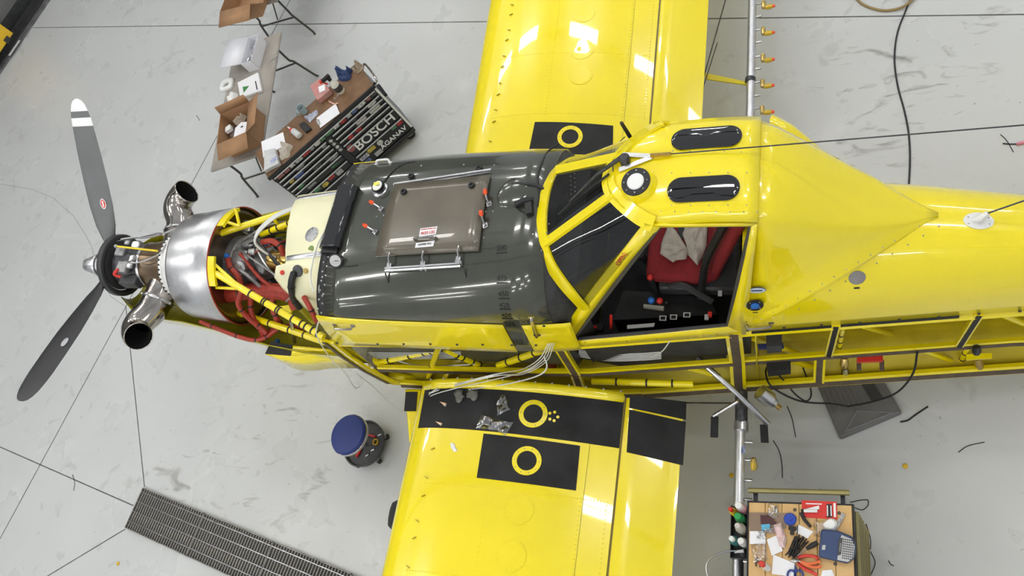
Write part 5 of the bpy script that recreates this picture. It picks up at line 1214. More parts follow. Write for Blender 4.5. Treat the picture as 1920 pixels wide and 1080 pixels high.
def cbox(name, loc, rz, w_, d_, h_, m, label, cat, flaps, group=None, th=.005):
    t = thing(name, label, cat, loc, rz, group)
    obj('base', MB().span((-w_/2, -d_/2, .001), (w_/2, d_/2, th)), m, t)
    for n_, lo, hi in (('x0', (-w_/2, -d_/2, 0), (-w_/2+th, d_/2, h_)), ('x1', (w_/2-th, -d_/2, 0), (w_/2, d_/2, h_)), ('y0', (-w_/2, -d_/2, 0), (w_/2, -d_/2+th, h_)), ('y1', (-w_/2, d_/2-th, 0), (w_/2, d_/2, h_))): obj('side', MB().span(lo, hi), m, t)
    for side, an, ln in flaps:
        an = radians(an); dx = cos(an)*ln; dz = sin(an)*ln
        if side == '+x': P = [(w_/2, -d_/2, h_), (w_/2, d_/2, h_), (w_/2+dx, d_/2, h_+dz), (w_/2+dx, -d_/2, h_+dz)]
        if side == '-x': P = [(-w_/2, -d_/2, h_), (-w_/2, d_/2, h_), (-w_/2-dx, d_/2, h_+dz), (-w_/2-dx, -d_/2, h_+dz)]
        if side == '+y': P = [(-w_/2, d_/2, h_), (w_/2, d_/2, h_), (w_/2, d_/2+dx, h_+dz), (-w_/2, d_/2+dx, h_+dz)]
        if side == '-y': P = [(-w_/2, -d_/2, h_), (w_/2, -d_/2, h_), (w_/2, -d_/2-dx, h_+dz), (-w_/2, -d_/2-dx, h_+dz)]
        obj('flap', MB().quad(*[Vector(q) for q in P]), m, t, solid=.004)
    return t
bc0 = W(437, 231, 1.0); bx0 = Vector((bc0.x, bc0.y, .741)); br = .24
cbox('cardboard_box', bx0, br, .40, .42, .26, 'card', 'open brown cardboard box full of wrapping on the folding table', 'box', (('+x', 20, .18), ('-y', -15, .19), ('-x', -70, .12), ('+y', 75, .10)))
def inbox(o, rz_): return lambda x, y, z: Vector((o.x+x*cos(rz_)-y*sin(rz_), o.y+x*sin(rz_)+y*cos(rz_), o.z+z))
B_ = inbox(bx0, br); bX, bY = Vector((cos(br), sin(br), 0)), Vector((-sin(br), cos(br), 0))
rim = [(x_*.186, y_*.196) for x_, y_ in [(-1, -1), (-.5, -1), (0, -1), (.5, -1), (1, -1), (1, -.5), (1, 0), (1, .5), (1, 1), (.5, 1), (0, 1), (-.5, 1), (-1, 1), (-1, .5), (-1, 0), (-1, -.5)]]
rings = [[B_(x_*k_, y_*k_, z_+(abs(mnoise.noise(Vector((x_*k_*22, y_*k_*22, 3))))*.022 if k_ < .97 else 0)) for x_, y_ in rim] for k_, z_ in ((.97, .006), (1, .06), (.99, .11), (.94, .135), (.8, .140), (.6, .138), (.4, .140), (.2, .138), (.02, .140))]
obj('bubble_wrap', MB().loft(rings, closed=True), 'bag', label='clear bubble wrap filling the open cardboard box', cat='wrap', recenter=True, ang=70)
obj('packing_paper', crumple(blob_outline(B_(.0, .115, .147), .075, .065, .3, 8, 24, .25, bX, bY), .09, 5, 8), mat('kraft_crumple', (.36, .30, .23), .8, var=.2, scale=20), label='crumpled tan packing paper inside the open cardboard box', cat='paper', recenter=True, ang=70)
obj('leaflet', MB().prism([B_(x_, y_, z_) for x_, y_, z_ in ((-.075, -.12, .155), (.085, -.13, .155), (.12, .03, .170), (.03, .06, .172), (-.05, .02, .168))], (0, 0, .004)), 'paper', label='white printed leaflet inside the open cardboard box', cat='leaflet', recenter=True)
sub('leaflet_print', MB().box(B_(.045, -.005, .1725), (.03, .02, .001), (bX, bY, Vector((0, 0, 1)))), 'ink', bpy.data.objects['leaflet'])
obj('white_carton', MB().prism([B_(*q) for q in ((-.175, .00, .148), (-.095, .02, .148), (-.115, .09, .148), (-.18, .07, .148))], (0, 0, .045)), 'white', label='small white carton inside the open cardboard box', cat='carton', recenter=True, bevel=.004)
# white carton with open lid
c0_ = W(478, 101, .80); MT['wcard'] = mat('white_card', (.72, .72, .76), .6, var=.03)
wb = cbox('white_box', Vector((c0_.x, c0_.y, .741)), rz-pi/2+.02, .16, .40, .15, 'wcard', 'open white carton with hinged lid on the folding table', 'box', (('-x', 8, .28),))
wb.rotation_euler.z = rz-pi/2-.10
wr = rz-pi/2-.10; B2 = inbox(Vector((c0_.x, c0_.y, .741)), wr)
P = [B2(x_*.066, y_*.185, .006) for x_, y_ in [(cos(2*pi*k/28)*min(1.15, 1/max(abs(cos(2*pi*k/28)), abs(sin(2*pi*k/28))))*.98, sin(2*pi*k/28)*min(1.15, 1/max(abs(cos(2*pi*k/28)), abs(sin(2*pi*k/28))))*.98) for k in range(28)]]
rings = [[Vector((p_.x, p_.y, p_.z)) for p_ in P], [Vector((p_.x, p_.y, p_.z+.07)) for p_ in P]]; c_ = sum(P, Vector())/len(P)
for k_, z_ in ((.85, .095), (.6, .10), (.35, .105), (.04, .10)): rings.append([Vector((c_.x+(p_.x-c_.x)*k_, c_.y+(p_.y-c_.y)*k_, p_.z+z_+abs(mnoise.noise((p_-c_)*k_*30))*.03)) for p_ in P])
obj('plastic_bag', MB().loft(rings, closed=True), 'bag', label='clear bag of fittings inside the open white carton', cat='bag', recenter=True)
obj('label_print', MB().box(W(481, 133, .80), (.03, .02, .001)), 'ink', label='small black marks on the white carton end', cat='print', recenter=True) if 0 else None
# manual box with green triangle
bp = ((449, 158), (487, 139), (494, 173), (454, 186)); mbk = flat('manual_binder', bp, .742, .035, mat('white_binder', (.80, .80, .80), .4), 'white binder with a green triangle logo', 'binder', bevel=.004)
sub('triangle_logo', MB().prism([W(u, v, .7785) for u, v in ((455, 163), (467, 161), (457, 174))], (0, 0, .001)), mat('green_print', (.05, .32, .06), .5, col2=(.01, .05, .02), scale=50), mbk)
sub('title_print', MB().prism([W(u, v, .7785) for u, v in ((478, 152), (480, 152), (483, 168), (481, 168))], (0, 0, .001)), 'ink', mbk)
# white foam frames
fx = W(428, 161, .742); t = thing('foam_packer', 'square white moulded foam packer with a grey centre', 'foam', fx, .15)
ring = [[Vector((r_*cos(2*pi*k/28)*(1.15 if 1 else 1)*min(1.2, 1/max(abs(cos(2*pi*k/28)), abs(sin(2*pi*k/28)))), r_*sin(2*pi*k/28)*min(1.2, 1/max(abs(cos(2*pi*k/28)), abs(sin(2*pi*k/28)))), h_)) for k in range(28)] for r_, h_ in ((.075, .0), (.08, .03), (.07, .045), (.045, .045), (.035, .03), (.035, 0))]
obj('frame', MB().loft(ring, closed=True), 'white', t); obj('insert', MB().span((-.03, -.03, .001), (.03, .03, .012)), 'grey', t)
obj('foam_lump', crumple(blob_outline(W(437, 184, .742), .07, .08, .4, 2, 26, .25), .07, 3, 8, rough=.5), 'white', label='white foam packing lump between the binder and cardboard box', cat='foam', recenter=True, ang=70)
obj('thin_rod', MB().tube([W(503, 116, .748), W(521, 103, .748)], .004, 6), 'lgrey', label='thin pale rod lying across the folding table end', cat='rod', recenter=True)
# box on the second table
c2 = W(452, -12, .95); cbox('cardboard_box', Vector((c2.x, c2.y, .741)), rz2-pi/2-.05, .5, .46, .22, 'card', 'brown cardboard box on the table farther from the tool chest', 'box', (('-y', -18, .2), ('+x', -10, .18)))

# ================================================================== STOOL
p = W(687, 834, .08); t = thing('mechanic_stool', 'round blue mechanic stool with black tool tray base on casters', 'stool', (p.x, p.y, 0))
s_ = W(652, 814, .46); s_ = Vector((s_.x-p.x, s_.y-p.y, 0)); s_ = s_*.9
obj('seat', MB().lathe((s_.x, s_.y, .41), (0, 0, 1), [(0, .15), (.0, .175), (.035, .18), (.055, .165), (.062, .12), (.063, .0)], 40), mat('blue_vinyl', (.018, .038, .20), .42, var=.08, scale=8), t)
obj('seat_rim', MB().lathe((s_.x, s_.y, .405), (0, 0, 1), [(0, .17), (.0, .182), (.025, .184), (.03, .178)], 40, cap=False), 'chrome', t, solid=.004)
obj('post', MB().tube([(0, 0, .1), (s_.x*.9, s_.y*.9, .41)], .022, 12), 'steel', t)
obj('tray', MB().lathe((0, 0, .085), (0, 0, 1), [(.0, .205), (.045, .215), (.045, .205), (.012, .195), (.012, .0)], 36, cap=False), 'dgrey', t, solid=.003); obj('tray_floor', MB().lathe((0, 0, .085), (0, 0, 1), [(0, .205), (.01, .205)], 36), 'black', t)
for k in range(5):
    an = 2*pi*k/5+.5; x, y = .185*cos(an), .185*sin(an); c = obj('caster', MB().lathe((x, y, .032), (-sin(an), cos(an), 0), [(-.014, .02), (-.014, .032), (.014, .032), (.014, .02)], 14), 'tyre', t); obj('caster_bracket', MB().span((x-.016, y-.016, .045), (x+.016, y+.016, .088)), 'steel', c)
q0 = Vector((p.x, p.y, .098))
obj('screwdriver', MB().tube([q0+Vector((.0, .09, .012)), q0+Vector((.10, .07, .012))], .010, 8), 'redp', label='red handled screwdriver in the stool tray', cat='screwdriver', recenter=True)
obj('red_pliers_grip', MB().tube([q0+Vector((-.06, -.12, .012)), q0+Vector((-.03, -.06, .014)), q0+Vector((-.04, -.02, .012))], .011, 8), 'redp', label='red plier handle at the front of the stool tray', cat='pliers', recenter=True)
obj('yellow_tape_loop', MB().lathe(q0+Vector((.12, .02, .006)), (0, 0, 1), [(0, .028), (.018, .028), (.018, .022), (0, .022)], 20, cap=False), 'hyellow', label='small yellow tape loop in the stool tray', cat='tape', recenter=True)
for dx, dy in ((.10, -.05), (.05, -.10), (.14, .09)): obj('socket', MB().lathe(q0+Vector((dx, dy, .002)), (.9, .4, .1), [(-.02, .009), (.02, .011)], 12), 'steel', label='small steel socket lying in the stool tray', cat='socket', group='sockets in the stool tray', recenter=True)

# ================================================================== FLOOR THINGS
pm = [W(u, v, .0) for u, v in ((1528, 712), (1576, 826), (1692, 777), (1645, 695))]
t = thing('plastic_creeper', 'grey ribbed plastic work platform on the floor under the fuselage', 'platform', sum(pm, Vector())/4); o_ = t.location.copy(); pl = [q-o_ for q in pm]
obj('deck', MB().prism(pl, (0, 0, .05)), mat('grey_moulded_plastic', (.145, .14, .135), .55, var=.1, scale=12), t, bevel=.015)
mb = MB()
for k in range(13):
    s = (k+.5)/13
    if .62 < s < .84: continue
    a_, b_ = lerp(pl[0], pl[3], s), lerp(pl[1], pl[2], s); a_, b_ = lerp(a_, b_, .04), lerp(a_, b_, .64); mb.tube([a_+Vector((0, 0, .05)), b_+Vector((0, 0, .05))], .006, 5)
obj('rib', mb, mat('rib_plastic', (.17, .165, .16), .55), t, kind='stuff')
a_, b_, c_ = lerp(lerp(pl[1], pl[2], .12), pl[0], .06), lerp(lerp(pl[1], pl[2], .88), pl[3], .06), lerp(lerp(pl[0], pl[3], .42), lerp(pl[1], pl[2], .42), .70)
obj('moulded_edge', MB().tube([a_+Vector((0, 0, .052)), c_+Vector((0, 0, .052)), b_+Vector((0, 0, .052)), a_+Vector((0, 0, .052))], .008, 6), 'grey', t)
sl = [lerp(lerp(pl[0], pl[3], s), lerp(pl[1], pl[2], s), q) for s, q in ((.64, .03), (.82, .03), (.86, .62), (.68, .62))]; obj('dark_inlay', MB().prism([q+Vector((0, 0, .05)) for q in sl], (0, 0, .004)), 'dgrey', t)
def strand(px, r, m, name, label, cat, z=None, group=None):
    P = [W(u, v, r) for u, v in px]; return obj(name, MB().tube(P, r, 6, 5), m, label=label, cat=cat, group=group, recenter=True)
strand([(1714, -25), (1700, 15), (1683, 60), (1677, 110), (1683, 160), (1695, 205), (1703, 245), (1706, 285), (1705, 330), (1700, 390)], .007, 'black', 'power_cord', 'long black power cord running under the aft fuselage', 'cord')
obj('air_hose', MB().tube([W(u, v, z_) for u, v, z_ in ((1596, -14, .011), (1618, 8, .011), (1650, 19, .011), (1676, 18, .014), (1694, 12, .025), (1706, 3, .0265), (1716, -8, .022), (1726, -24, .011))], .011, 8, 5), mat('tan_hose', (.30, .21, .08), .5), label='coiled tan air hose beside the black power cord', cat='hose', recenter=True)
strand([(1688, 791), (1702, 788), (1716, 778), (1740, 762)], .006, 'black', 'short_cord', 'short black cord end poking out by the grey platform', 'cord')
for px, lab in ((((1797, 848), (1815, 836), (1846, 829)), 'bent black cable tie on open floor beyond the grey platform'), (((1450, 826), (1461, 846), (1466, 870), (1467, 896)), 'curved black cable tie beside the boom nozzle'), (((1594, 942), (1612, 938), (1628, 937)), 'straight black cable tie beside the cart handle end'), (((1598, 950), (1616, 956), (1627, 948), (1628, 938)), 'hooked black cable tie beside the cart handle end'), (((1624, 982), (1632, 1010), (1632, 1030)), 'black cable tie beside the cart drawers, nearer the handle'), (((1632, 1034), (1641, 1055), (1633, 1078)), 'black cable tie beside the cart drawers, farther from the handle'), (((1666, 1051), (1670, 1058), (1676, 1061)), 'short black cable tie stub away from the cart drawers'), (((1876, 252), (1888, 264), (1900, 285)), 'black cable tie crossing the dark pen'), (((1538, 282), (1534, 295), (1531, 302)), 'short black cable tie behind the yellow air scoop'), (((136, 890), (140, 905), (138, 920)), 'small black cable tie near the floor joints by the drain'), (((368, 216), (372, 222), (374, 226)), 'tiny black cable tie left of the cardboard box table'), (((1476, 762), (1485, 785), (1492, 820)), 'thin black cable tie under the brass valve stem')):
    strand(px, .003, 'black', 'cable_tie', lab, 'cable tie', group='cable tie offcuts on the floor')
strand([(1880, 269), (1895, 270), (1906, 270)], .005, 'black', 'pen', 'dark pen with pink cap on the floor by the fuselage', 'pen'); 
obj('pink_cap', MB().tube([W(1906, 270, .01), W(1925, 266, .01)], .012, 8), mat('pink_plastic', (.75, .25, .35), .4), label='pink plastic cap beside the dark pen', cat='cap', recenter=True)
for u, v, lab in ((222, 1057, 'yellow plastic plug near the drain grating'), (1372, 892, 'yellow plastic plug beside the boom pipe'), (1697, 875, 'yellow plastic plug on the open floor right of the cart')):
    obj('plastic_plug', MB().lathe(W(u, v, 0), (.2, .1, 1), [(0.001, .016), (.012, .018), (.02, .010)], 12), 'hyellow', label=lab, cat='plug', group='yellow plugs on the floor', recenter=True)

# ================================================================== TOOL CART
KZ = .95; k0, k1 = W(1404, 942, KZ), W(1597, 948, KZ); kr = atan2(k1.y-k0.y, k1.x-k0.x); KW = (k1-k0).length; KD = .78
t = thing('tool_cart', 'rolling tool cart with a pine plank top and brass coloured drawer pulls', 'tool cart', (k0.x, k0.y, 0), kr); cart = t   # local x right, y back towards the airplane
MT['pine'] = mat('pine', (.66, .43, .18), .5, col2=(.56, .34, .13), scale=7); MT['olivegold'] = mat('olive_gold_trim', (.30, .26, .11), .35, .6)
obj('cabinet', MB().span((.0, -KD, .13), (KW, .0, KZ-.035)), 'chestblack', t, bevel=.01); obj('top_rim', MB().span((-.012, -KD-.012, KZ-.05), (KW+.01, .012, KZ-.012)), 'chestblack', t)
n = 6
for k in range(n):
    x0, x1 = KW*k/n, KW*(k+1)/n; obj('plank', MB().span((x0+.0015, -KD, KZ-.022), (x1-.0015, 0, KZ)), 'pine', t, bevel=.002)
mb = MB()
for x_, y_ in ((KW*.46, -.035), (KW*.88, -.045), (KW*.83, -.33), (KW*.15, -.35), (.05, -.33)): obj('knot', MB().lathe((x_, y_, KZ-.001), (0, 0, 1), [(0, .011), (.0015, .011)], 12), 'brown', t)
for i, (z0, z1) in enumerate(((.80, .89), (.71, .80), (.62, .71), (.50, .62), (.34, .50), (.17, .34))):
    d = obj('drawer', MB().span((KW-.005, -KD+.02, z0+.004), (KW+.012, -.02, z1-.004)), 'chestblack', t); obj('drawer_pull', MB().span((KW+.010, -KD+.02, z1-.03), (KW+.028, -.02, z1-.006)), 'olivegold', d)
obj('handle_bar', MB().tube([(.0, .072, KZ+.005), (KW-.01, .072, KZ+.005)], .016, 14), 'olivegold', t)
for x_ in (.035, KW-.05): obj('handle_bracket', MB().span((x_-.012, -.005, KZ-.04), (x_+.012, .07, KZ-.02)).span((x_-.012, .055, KZ-.03), (x_+.012, .075, KZ)), 'chestblack', t)
for x_ in (.07, KW-.07):
    for y_ in (-.08, -KD+.08): w_ = obj('caster', MB().lathe((x_-.02, y_, .06), (1, 0, 0), [(0, .03), (0, .06), (.04, .06), (.04, .03)], 18), 'tyre', t); obj('caster_fork', MB().span((x_-.03, y_-.03, .06), (x_-.024, y_+.03, .13)).span((x_+.024, y_-.03, .06), (x_+.03, y_+.03, .13)), 'steel', w_)
tr0, tr1 = W(1370, 969, .86), W(1402, 1048, .86)
lt = local(t.location, kr); q0_, q1_ = lt(tr0), lt(tr1)
TX0, TX1, TY0, TY1 = q0_.x, -.013, q1_.y, -.001
obj('side_tray', MB().span((TX0, TY0, .80), (TX1, TY1, .808)), 'chestblack', t)
for lo, hi in (((TX0, TY0, .80), (TX0+.005, TY1, .86)), ((TX0, TY0, .80), (TX1, TY0+.005, .86)), ((TX0, TY1-.005, .80), (TX1, TY1, .825))): obj('tray_wall', MB().span(lo, hi), 'chestblack', t)
obj('tray_stay', MB().tube([(TX0+.03, TY0+.02, .80), (-.0, TY0+.02, .62)], .006, 6), 'chestblack', t)
# bottles in the side tray
def bottle(x_, y_, ztop, prof, rs, mats, label):
    h_ = ztop-.8085; base_ = cart.location+Vector((x_*cos(kr)-y_*sin(kr), x_*sin(kr)+y_*cos(kr), .8085))
    b = thing('bottle', label, 'bottle', base_, 0, 'bottles in the cart side tray')
    obj('bottle_body', MB().lathe((0, 0, 0), (0, 0, 1), [(t_*h_, r_*rs) for t_, r_ in prof[0]], 18), mats[0], b); obj('bottle_cap', MB().lathe((0, 0, 0), (0, 0, 1), [(t_*h_, r_*rs) for t_, r_ in prof[1]], 16), mats[1], b); return b
STD = ([(0, .87), (.03, 1), (.65, 1), (.78, .5), (.80, .5)], [(.78, .6), (.97, .6), (1, .47)])
FAT = ([(0, .88), (.03, 1), (.7, 1), (.80, .65)], [(.78, .75), (.98, .75), (1, .62)])
bottle(-.1005, -.052, 1.0, STD, .0225, (mat('yellow_bottle', (.75, .55, .03), .35), 'redp'), 'yellow bottle with red cap at the tray end')
bottle(-.0435, -.035, 1.04, FAT, .0285, (mat('pink_white_bottle', (.60, .42, .45), .35, col2=(.5, .08, .14), scale=25), 'white'), 'pink and white bottle with a white flip cap')
bottle(-.0560, -.0925, 1.0, FAT, .0285, (mat('green_bottle', (.04, .22, .08), .3), mat('green_cap', (.02, .30, .08), .35)), 'green bottle with a bright green cap')
bottle(-.0520, -.152, 1.02, STD, .030, (mat('cloudy_bottle', (.52, .49, .42), .4), mat('pale_cap', (.6, .56, .5), .4)), 'cloudy beige bottle between the green and teal bottles')
bottle(-.0960, -.222, .98, STD, .0275, (mat('teal_bottle', (.05, .20, .19), .25), mat('clear_white_cap', (.75, .76, .74), .3)), 'teal bottle with a clear white cap')
bottle(-.0420, -.232, .97, FAT, .0265, (mat('whitish_bottle', (.6, .6, .58), .35), mat('grey_white_cap', (.72, .72, .7), .35)), 'squat bottle with a wide whitish cap')
p_ = cart.location+Vector((-.050*cos(kr)+.287*sin(kr), -.050*sin(kr)-.287*cos(kr), 0)); b = thing('oil_can', 'black oil can with a long curved metal spout', 'oil can', (p_.x, p_.y, .8085)); obj('can', MB().lathe((0, 0, 0), (0, 0, 1), [(0, .0245), (.06, .0245), (.085, .012)], 18), 'dgrey', b)
o_ = b.location.copy(); sp0 = Vector((0, 0, .085)); P = [sp0, W(1372, 1033, .93)-o_, W(1345, 1039, .97)-o_, W(1328, 1052, .98)-o_, W(1324, 1066, .97)-o_, W(1328, 1085, .95)-o_]
obj('spout', MB().tube(P, [.006, .0035], 6, 5), 'steel', b); obj('spout_base', MB().lathe(W(1385, 1034, .91)-o_, (-1, -.2, .1), [(-.03, .010), (.025, .008)], 10), 'lgrey', b)
# things on the planks
def cf(name, px, h, m, label, cat, z=KZ+.001, bevel=0., group=None): return flat(name, px, z, h, m, label, cat, group, bevel)
cf('cardboard_sheet', ((1405, 961), (1475, 962), (1474, 990), (1452, 1000), (1406, 998)), .004, mat('tan_board', (.26, .18, .125), .7, var=.08), 'brown cardboard sheet under the small parts on the cart', 'cardboard')
bl = thing('blister_pack', 'red blister pack holding a white tube on the cart top', 'blister pack', W(1537, 955, KZ+.001), kr); lt2 = local(bl.location, kr)
bpx = [lt2(W(u, v, KZ+.001)) for u, v in ((1503, 938), (1569, 941), (1570, 974), (1505, 970))]; obj('backing_card', MB().prism(bpx, (0, 0, .004)), 'redp', bl)
c_ = sum(bpx, Vector())/4; obj('black_strip', MB().box(c_+Vector((.055, -.005, .0045)), (.03, .075, .002)), 'ink', bl)
obj('tube', MB().tube([c_+Vector((-.085, -.012, .014)), c_+Vector((-.01, -.010, .014))], .010, 10), 'white', bl); obj('tube_cap', MB().tube([c_+Vector((-.085, -.012, .014)), c_+Vector((-.10, -.012, .014))], .009, 10), 'ink', bl); obj('blister', MB().prism([c_+Vector(q) for q in ((-.075, .0, .005), (.0, .022, .005), (.0, .0, .005), (-.06, -.002, .005))], (0, 0, .006)), 'sticker', bl)
text('pack_lettering', 'RTV', .022, c_+Vector((.055, 0, .0062)), (0, 1, 0), (-1, 0, 0), 'sticker', bl) if 0 else None
for q in (.045, .065): obj('print_line', MB().box(c_+Vector((q, -.005, .006)), (.006, .06, .0006)), 'sticker', bl)
obj('print_line', MB().box(c_+Vector((.085, 0, .0045)), (.012, .08, .0012)), 'sticker', bl); obj('print_line', MB().box(c_+Vector((-.03, .032, .0045)), (.09, .006, .001)), 'sticker', bl)
obj('parts_bag', crumple(dense([W(*q, KZ+.006) for q in ((1441, 942), (1462, 945), (1460, 972), (1449, 975), (1437, 966))], 5), .03, 21, 8), 'bag', label='clear bag of screws at the back of the cart top', cat='bag', recenter=True)
mb = MB()
for k in range(14): q = W(1450+random.uniform(-7, 7), 958+random.uniform(-6, 6), KZ+.008); mb.tube([q, q+Vector((random.uniform(-.014, .014), random.uniform(-.014, .014), .004))], .003, 5)
obj('loose_screws', mb, 'steel', label='small loose steel screws inside the clear bag', cat='screws', kind='stuff')
cf('wedge_tool', ((1426, 966), (1441, 967), (1456, 980), (1452, 983), (1427, 983)), .008, mat('maroon_plastic', (.07, .02, .02), .4), 'dark maroon plastic wedge beside the blue square', 'wedge', z=KZ+.006)
cf('foam_square', ((1428, 984), (1444, 983), (1444, 994), (1429, 995)), .012, mat('sky_blue_foam', (.10, .42, .62), .6), 'small sky blue foam square on the brown cardboard', 'foam', z=KZ+.005)
obj('spool', MB().lathe(W(1482, 974, KZ+.003), (0, 0, 1), [(0, .022), (.006, .036), (.012, .036), (.018, .030), (.018, .012), (.024, .012), (.024, .004)], 24), mat('royal_blue_plastic', (.02, .06, .40), .35), label='round royal blue plastic spool on the cart top', cat='spool', recenter=True)
obj('marker_pen', MB().tube([W(1502, 961, KZ+.012), W(1508, 974, KZ+.012), W(1520, 988, KZ+.012)], [.012, .010, .009], 10), 'black', label='thick black marker pen leaning on the red blister pack', cat='marker', recenter=True)
obj('cotton_pad', crumple(blob_outline(W(1557, 984, KZ+.004), .042, .036, .5, 3, 24, .15), .03, 2, 8, rough=.4), 'white', label='white cotton pad between the printer and blister pack', cat='pad', recenter=True, ang=70)
obj('webbing_strap', ribbon([W(1582, 963, KZ+.006), W(1574, 978, KZ+.012), W(1562, 996, KZ+.006)], .022, V((0, 0, 1)), .004), mat('grey_pattern_webbing', (.12, .11, .13), .7, col2=(.6, .58, .55), scale=120), label='patterned grey webbing strap above the label printer', cat='strap', recenter=True)
# label printer
lp = [(1541, 994), (1573, 997), (1600, 1008), (1606, 1024), (1603, 1048), (1590, 1058), (1536, 1046)]
t = thing('label_printer', 'dark blue handheld label printer with grey keyboard', 'label printer', W(1570, 1025, KZ+.001), 0); o_ = t.location.copy(); P = [W(u, v, KZ+.001)-o_ for u, v in lp]
obj('case', MB().prism(P, (0, 0, .045)), mat('navy_case', (.035, .06, .15), .4, var=.05), t, bevel=.012)
kp = [W(u, v, KZ+.0465)-o_ for u, v in ((1578, 1003), (1597, 1011), (1603, 1024), (1600, 1046), (1590, 1054), (1570, 1050), (1572, 1020))]; obj('keyboard_panel', MB().prism(kp, (0, 0, .004)), 'lgrey', t, bevel=.003)
obj('display_bezel', MB().prism([W(u, v, KZ+.0505)-o_ for u, v in ((1573, 1010), (1580, 1008), (1577, 1040), (1570, 1042))], (0, 0, .003)), 'dgrey', t, bevel=.002); obj('display', MB().prism([W(u, v, KZ+.0536)-o_ for u, v in ((1575, 1018), (1578, 1018), (1576, 1034), (1573, 1034))], (0, 0, .001)), 'grey', t)
mb = MB()
for i in range(6):
    for j in range(9):
        q = W(1582+i*3.6-j*.25, 1011+j*4.4+i*.6, KZ+.052)-o_
        if 1011+j*4.4+i*.6 < 1051: mb.ball(q, .0042, 6, (1, 1, .5))
obj('key', mb, 'dgrey', t, kind='stuff'); obj('case_mark', MB().prism([W(u, v, KZ+.0465)-o_ for u, v in ((1542, 1022), (1548, 1022), (1547, 1031), (1541, 1031))], (0, 0, .0008)), 'lgrey', t)
# papers, bags, zip ties, hand tools
cf('white_card', ((1406, 996), (1434, 996), (1436, 1020), (1406, 1020)), .003, 'paper', 'white card under grey screws at the cart edge', 'card', z=KZ+.005)
cf('label_sheet', ((1438, 1012), (1458, 1003), (1468, 1033), (1447, 1042)), .003, 'paper', 'white barcode label sheet in the middle of the clutter', 'label', z=KZ+.0055)
cf('white_label', ((1498, 984), (1525, 997), (1514, 1010), (1492, 998)), .003, 'paper', 'blank white label strip below the blue spool', 'label', z=KZ+.001)
cf('instruction_sheet', ((1450, 1040), (1490, 1056), (1488, 1082), (1447, 1076)), .002, 'paper', 'folded instruction sheet under the cable ties', 'paper', z=KZ+.003)
cf('receipt', ((1542, 1070), (1560, 1068), (1566, 1084), (1538, 1086)), .003, 'paper', 'torn white receipt near the pliers', 'paper', z=KZ+.003)
for px, m_, lab in ((((1450, 985), (1464, 980), (1475, 1010), (1472, 1028), (1462, 1025)), mat('pink_film', (.72, .42, .45), .25, col2=(.8, .66, .64), scale=20), 'pink tinted plastic bag on the cart top'), (((1407, 1020), (1437, 1016), (1440, 1050), (1412, 1055)), 'bag', 'empty clear bag beside the white card'), (((1525, 975), (1545, 975), (1548, 1010), (1525, 1005)), 'bag', 'empty clear bag left of the cotton pad'), (((1434, 990), (1456, 985), (1452, 1005), (1432, 1000)), 'bag', 'clear bag with grey screws over the white card')):
    obj('plastic_bag', crumple(dense([W(*q, KZ+(.009 if 'pink' in lab or 'screws' in lab else .003)) for q in px], 5), .025, len(lab), 7), m_, label=lab, cat='bag', recenter=True)
random.seed(5)
ta, tb = W(1481, 1045, KZ), W(1506, 1007, KZ); tp = Vector((-(tb-ta).y, (tb-ta).x, 0)).normalized()
for k in range(12):
    ly, i, n_ = (0, k, 6) if k < 6 else (1, k-6, 3) if k < 9 else (2, k-9, 3)   # three loose layers, fanned at different angles
    o1, o2 = (i-(n_-1)/2)*(.0080, .011, .012)[ly]+(0, .012, -.010)[ly], (i-(n_-1)/2)*(.0150, .019, .016)[ly]+(0, -.012, .014)[ly]; zz = KZ+.0085+ly*.0076; e1, e2 = random.uniform(-.05, .12), random.uniform(-.18, .04)
    a_, b_ = lerp(ta, tb, e1)+tp*o1, lerp(ta, tb, 1+e2)+tp*o2; a_.z = b_.z = zz
    obj('cable_tie', MB().tube([a_, lerp(a_, b_, .5), b_], .0037, 5), 'black', label='black cable tie in the loose bundle on the cart', cat='cable tie', group='cable ties on the cart', recenter=True)
obj('long_cable_tie', MB().tube([W(1495, 985, KZ+.007), W(1495, 996, KZ+.017), W(1494, 1010, KZ+.0305), W(1493, 1036, KZ+.0305), W(1493, 1044, KZ+.027)], .003, 5, 3), 'black', label='single long straight cable tie lying over the bundle', cat='cable tie', recenter=True)
t = thing('screwdriver', 'black handled screwdriver beside the label printer', 'screwdriver', W(1522, 1022, KZ+.001)); o_ = t.location.copy()
obj('handle', MB().tube([W(1512, 1029, KZ+.018)-o_, W(1524, 1022, KZ+.018)-o_, W(1533, 1017, KZ+.018)-o_], [.010, .016, .012], 10), 'black', t); obj('shaft', MB().tube([W(1512, 1029, KZ+.018)-o_, W(1494, 1043, KZ+.014)-o_], .004, 6), 'steel', t)
t = thing('pliers', 'pliers with red rubber handles on the cart top', 'pliers', W(1500, 1052, KZ+.001)); o_ = t.location.copy()
for px in (((1496, 1046), (1510, 1042), (1526, 1043), (1534, 1048)), ((1496, 1056), (1508, 1066), (1522, 1073), (1532, 1078))): obj('grip', MB().tube([W(*q, KZ+.012)-o_ for q in px], .009, 8, 4), 'redp', t)
obj('jaw', MB().tube([W(1498, 1051, KZ+.013)-o_, W(1490, 1052, KZ+.013)-o_, W(1482, 1050, KZ+.010)-o_], [.012, .010, .004], 8), 'steel', t)
t = thing('wire_stripper', 'pliers with orange handles beside the red pliers', 'pliers', W(1520, 1058, KZ+.001)); o_ = t.location.copy()
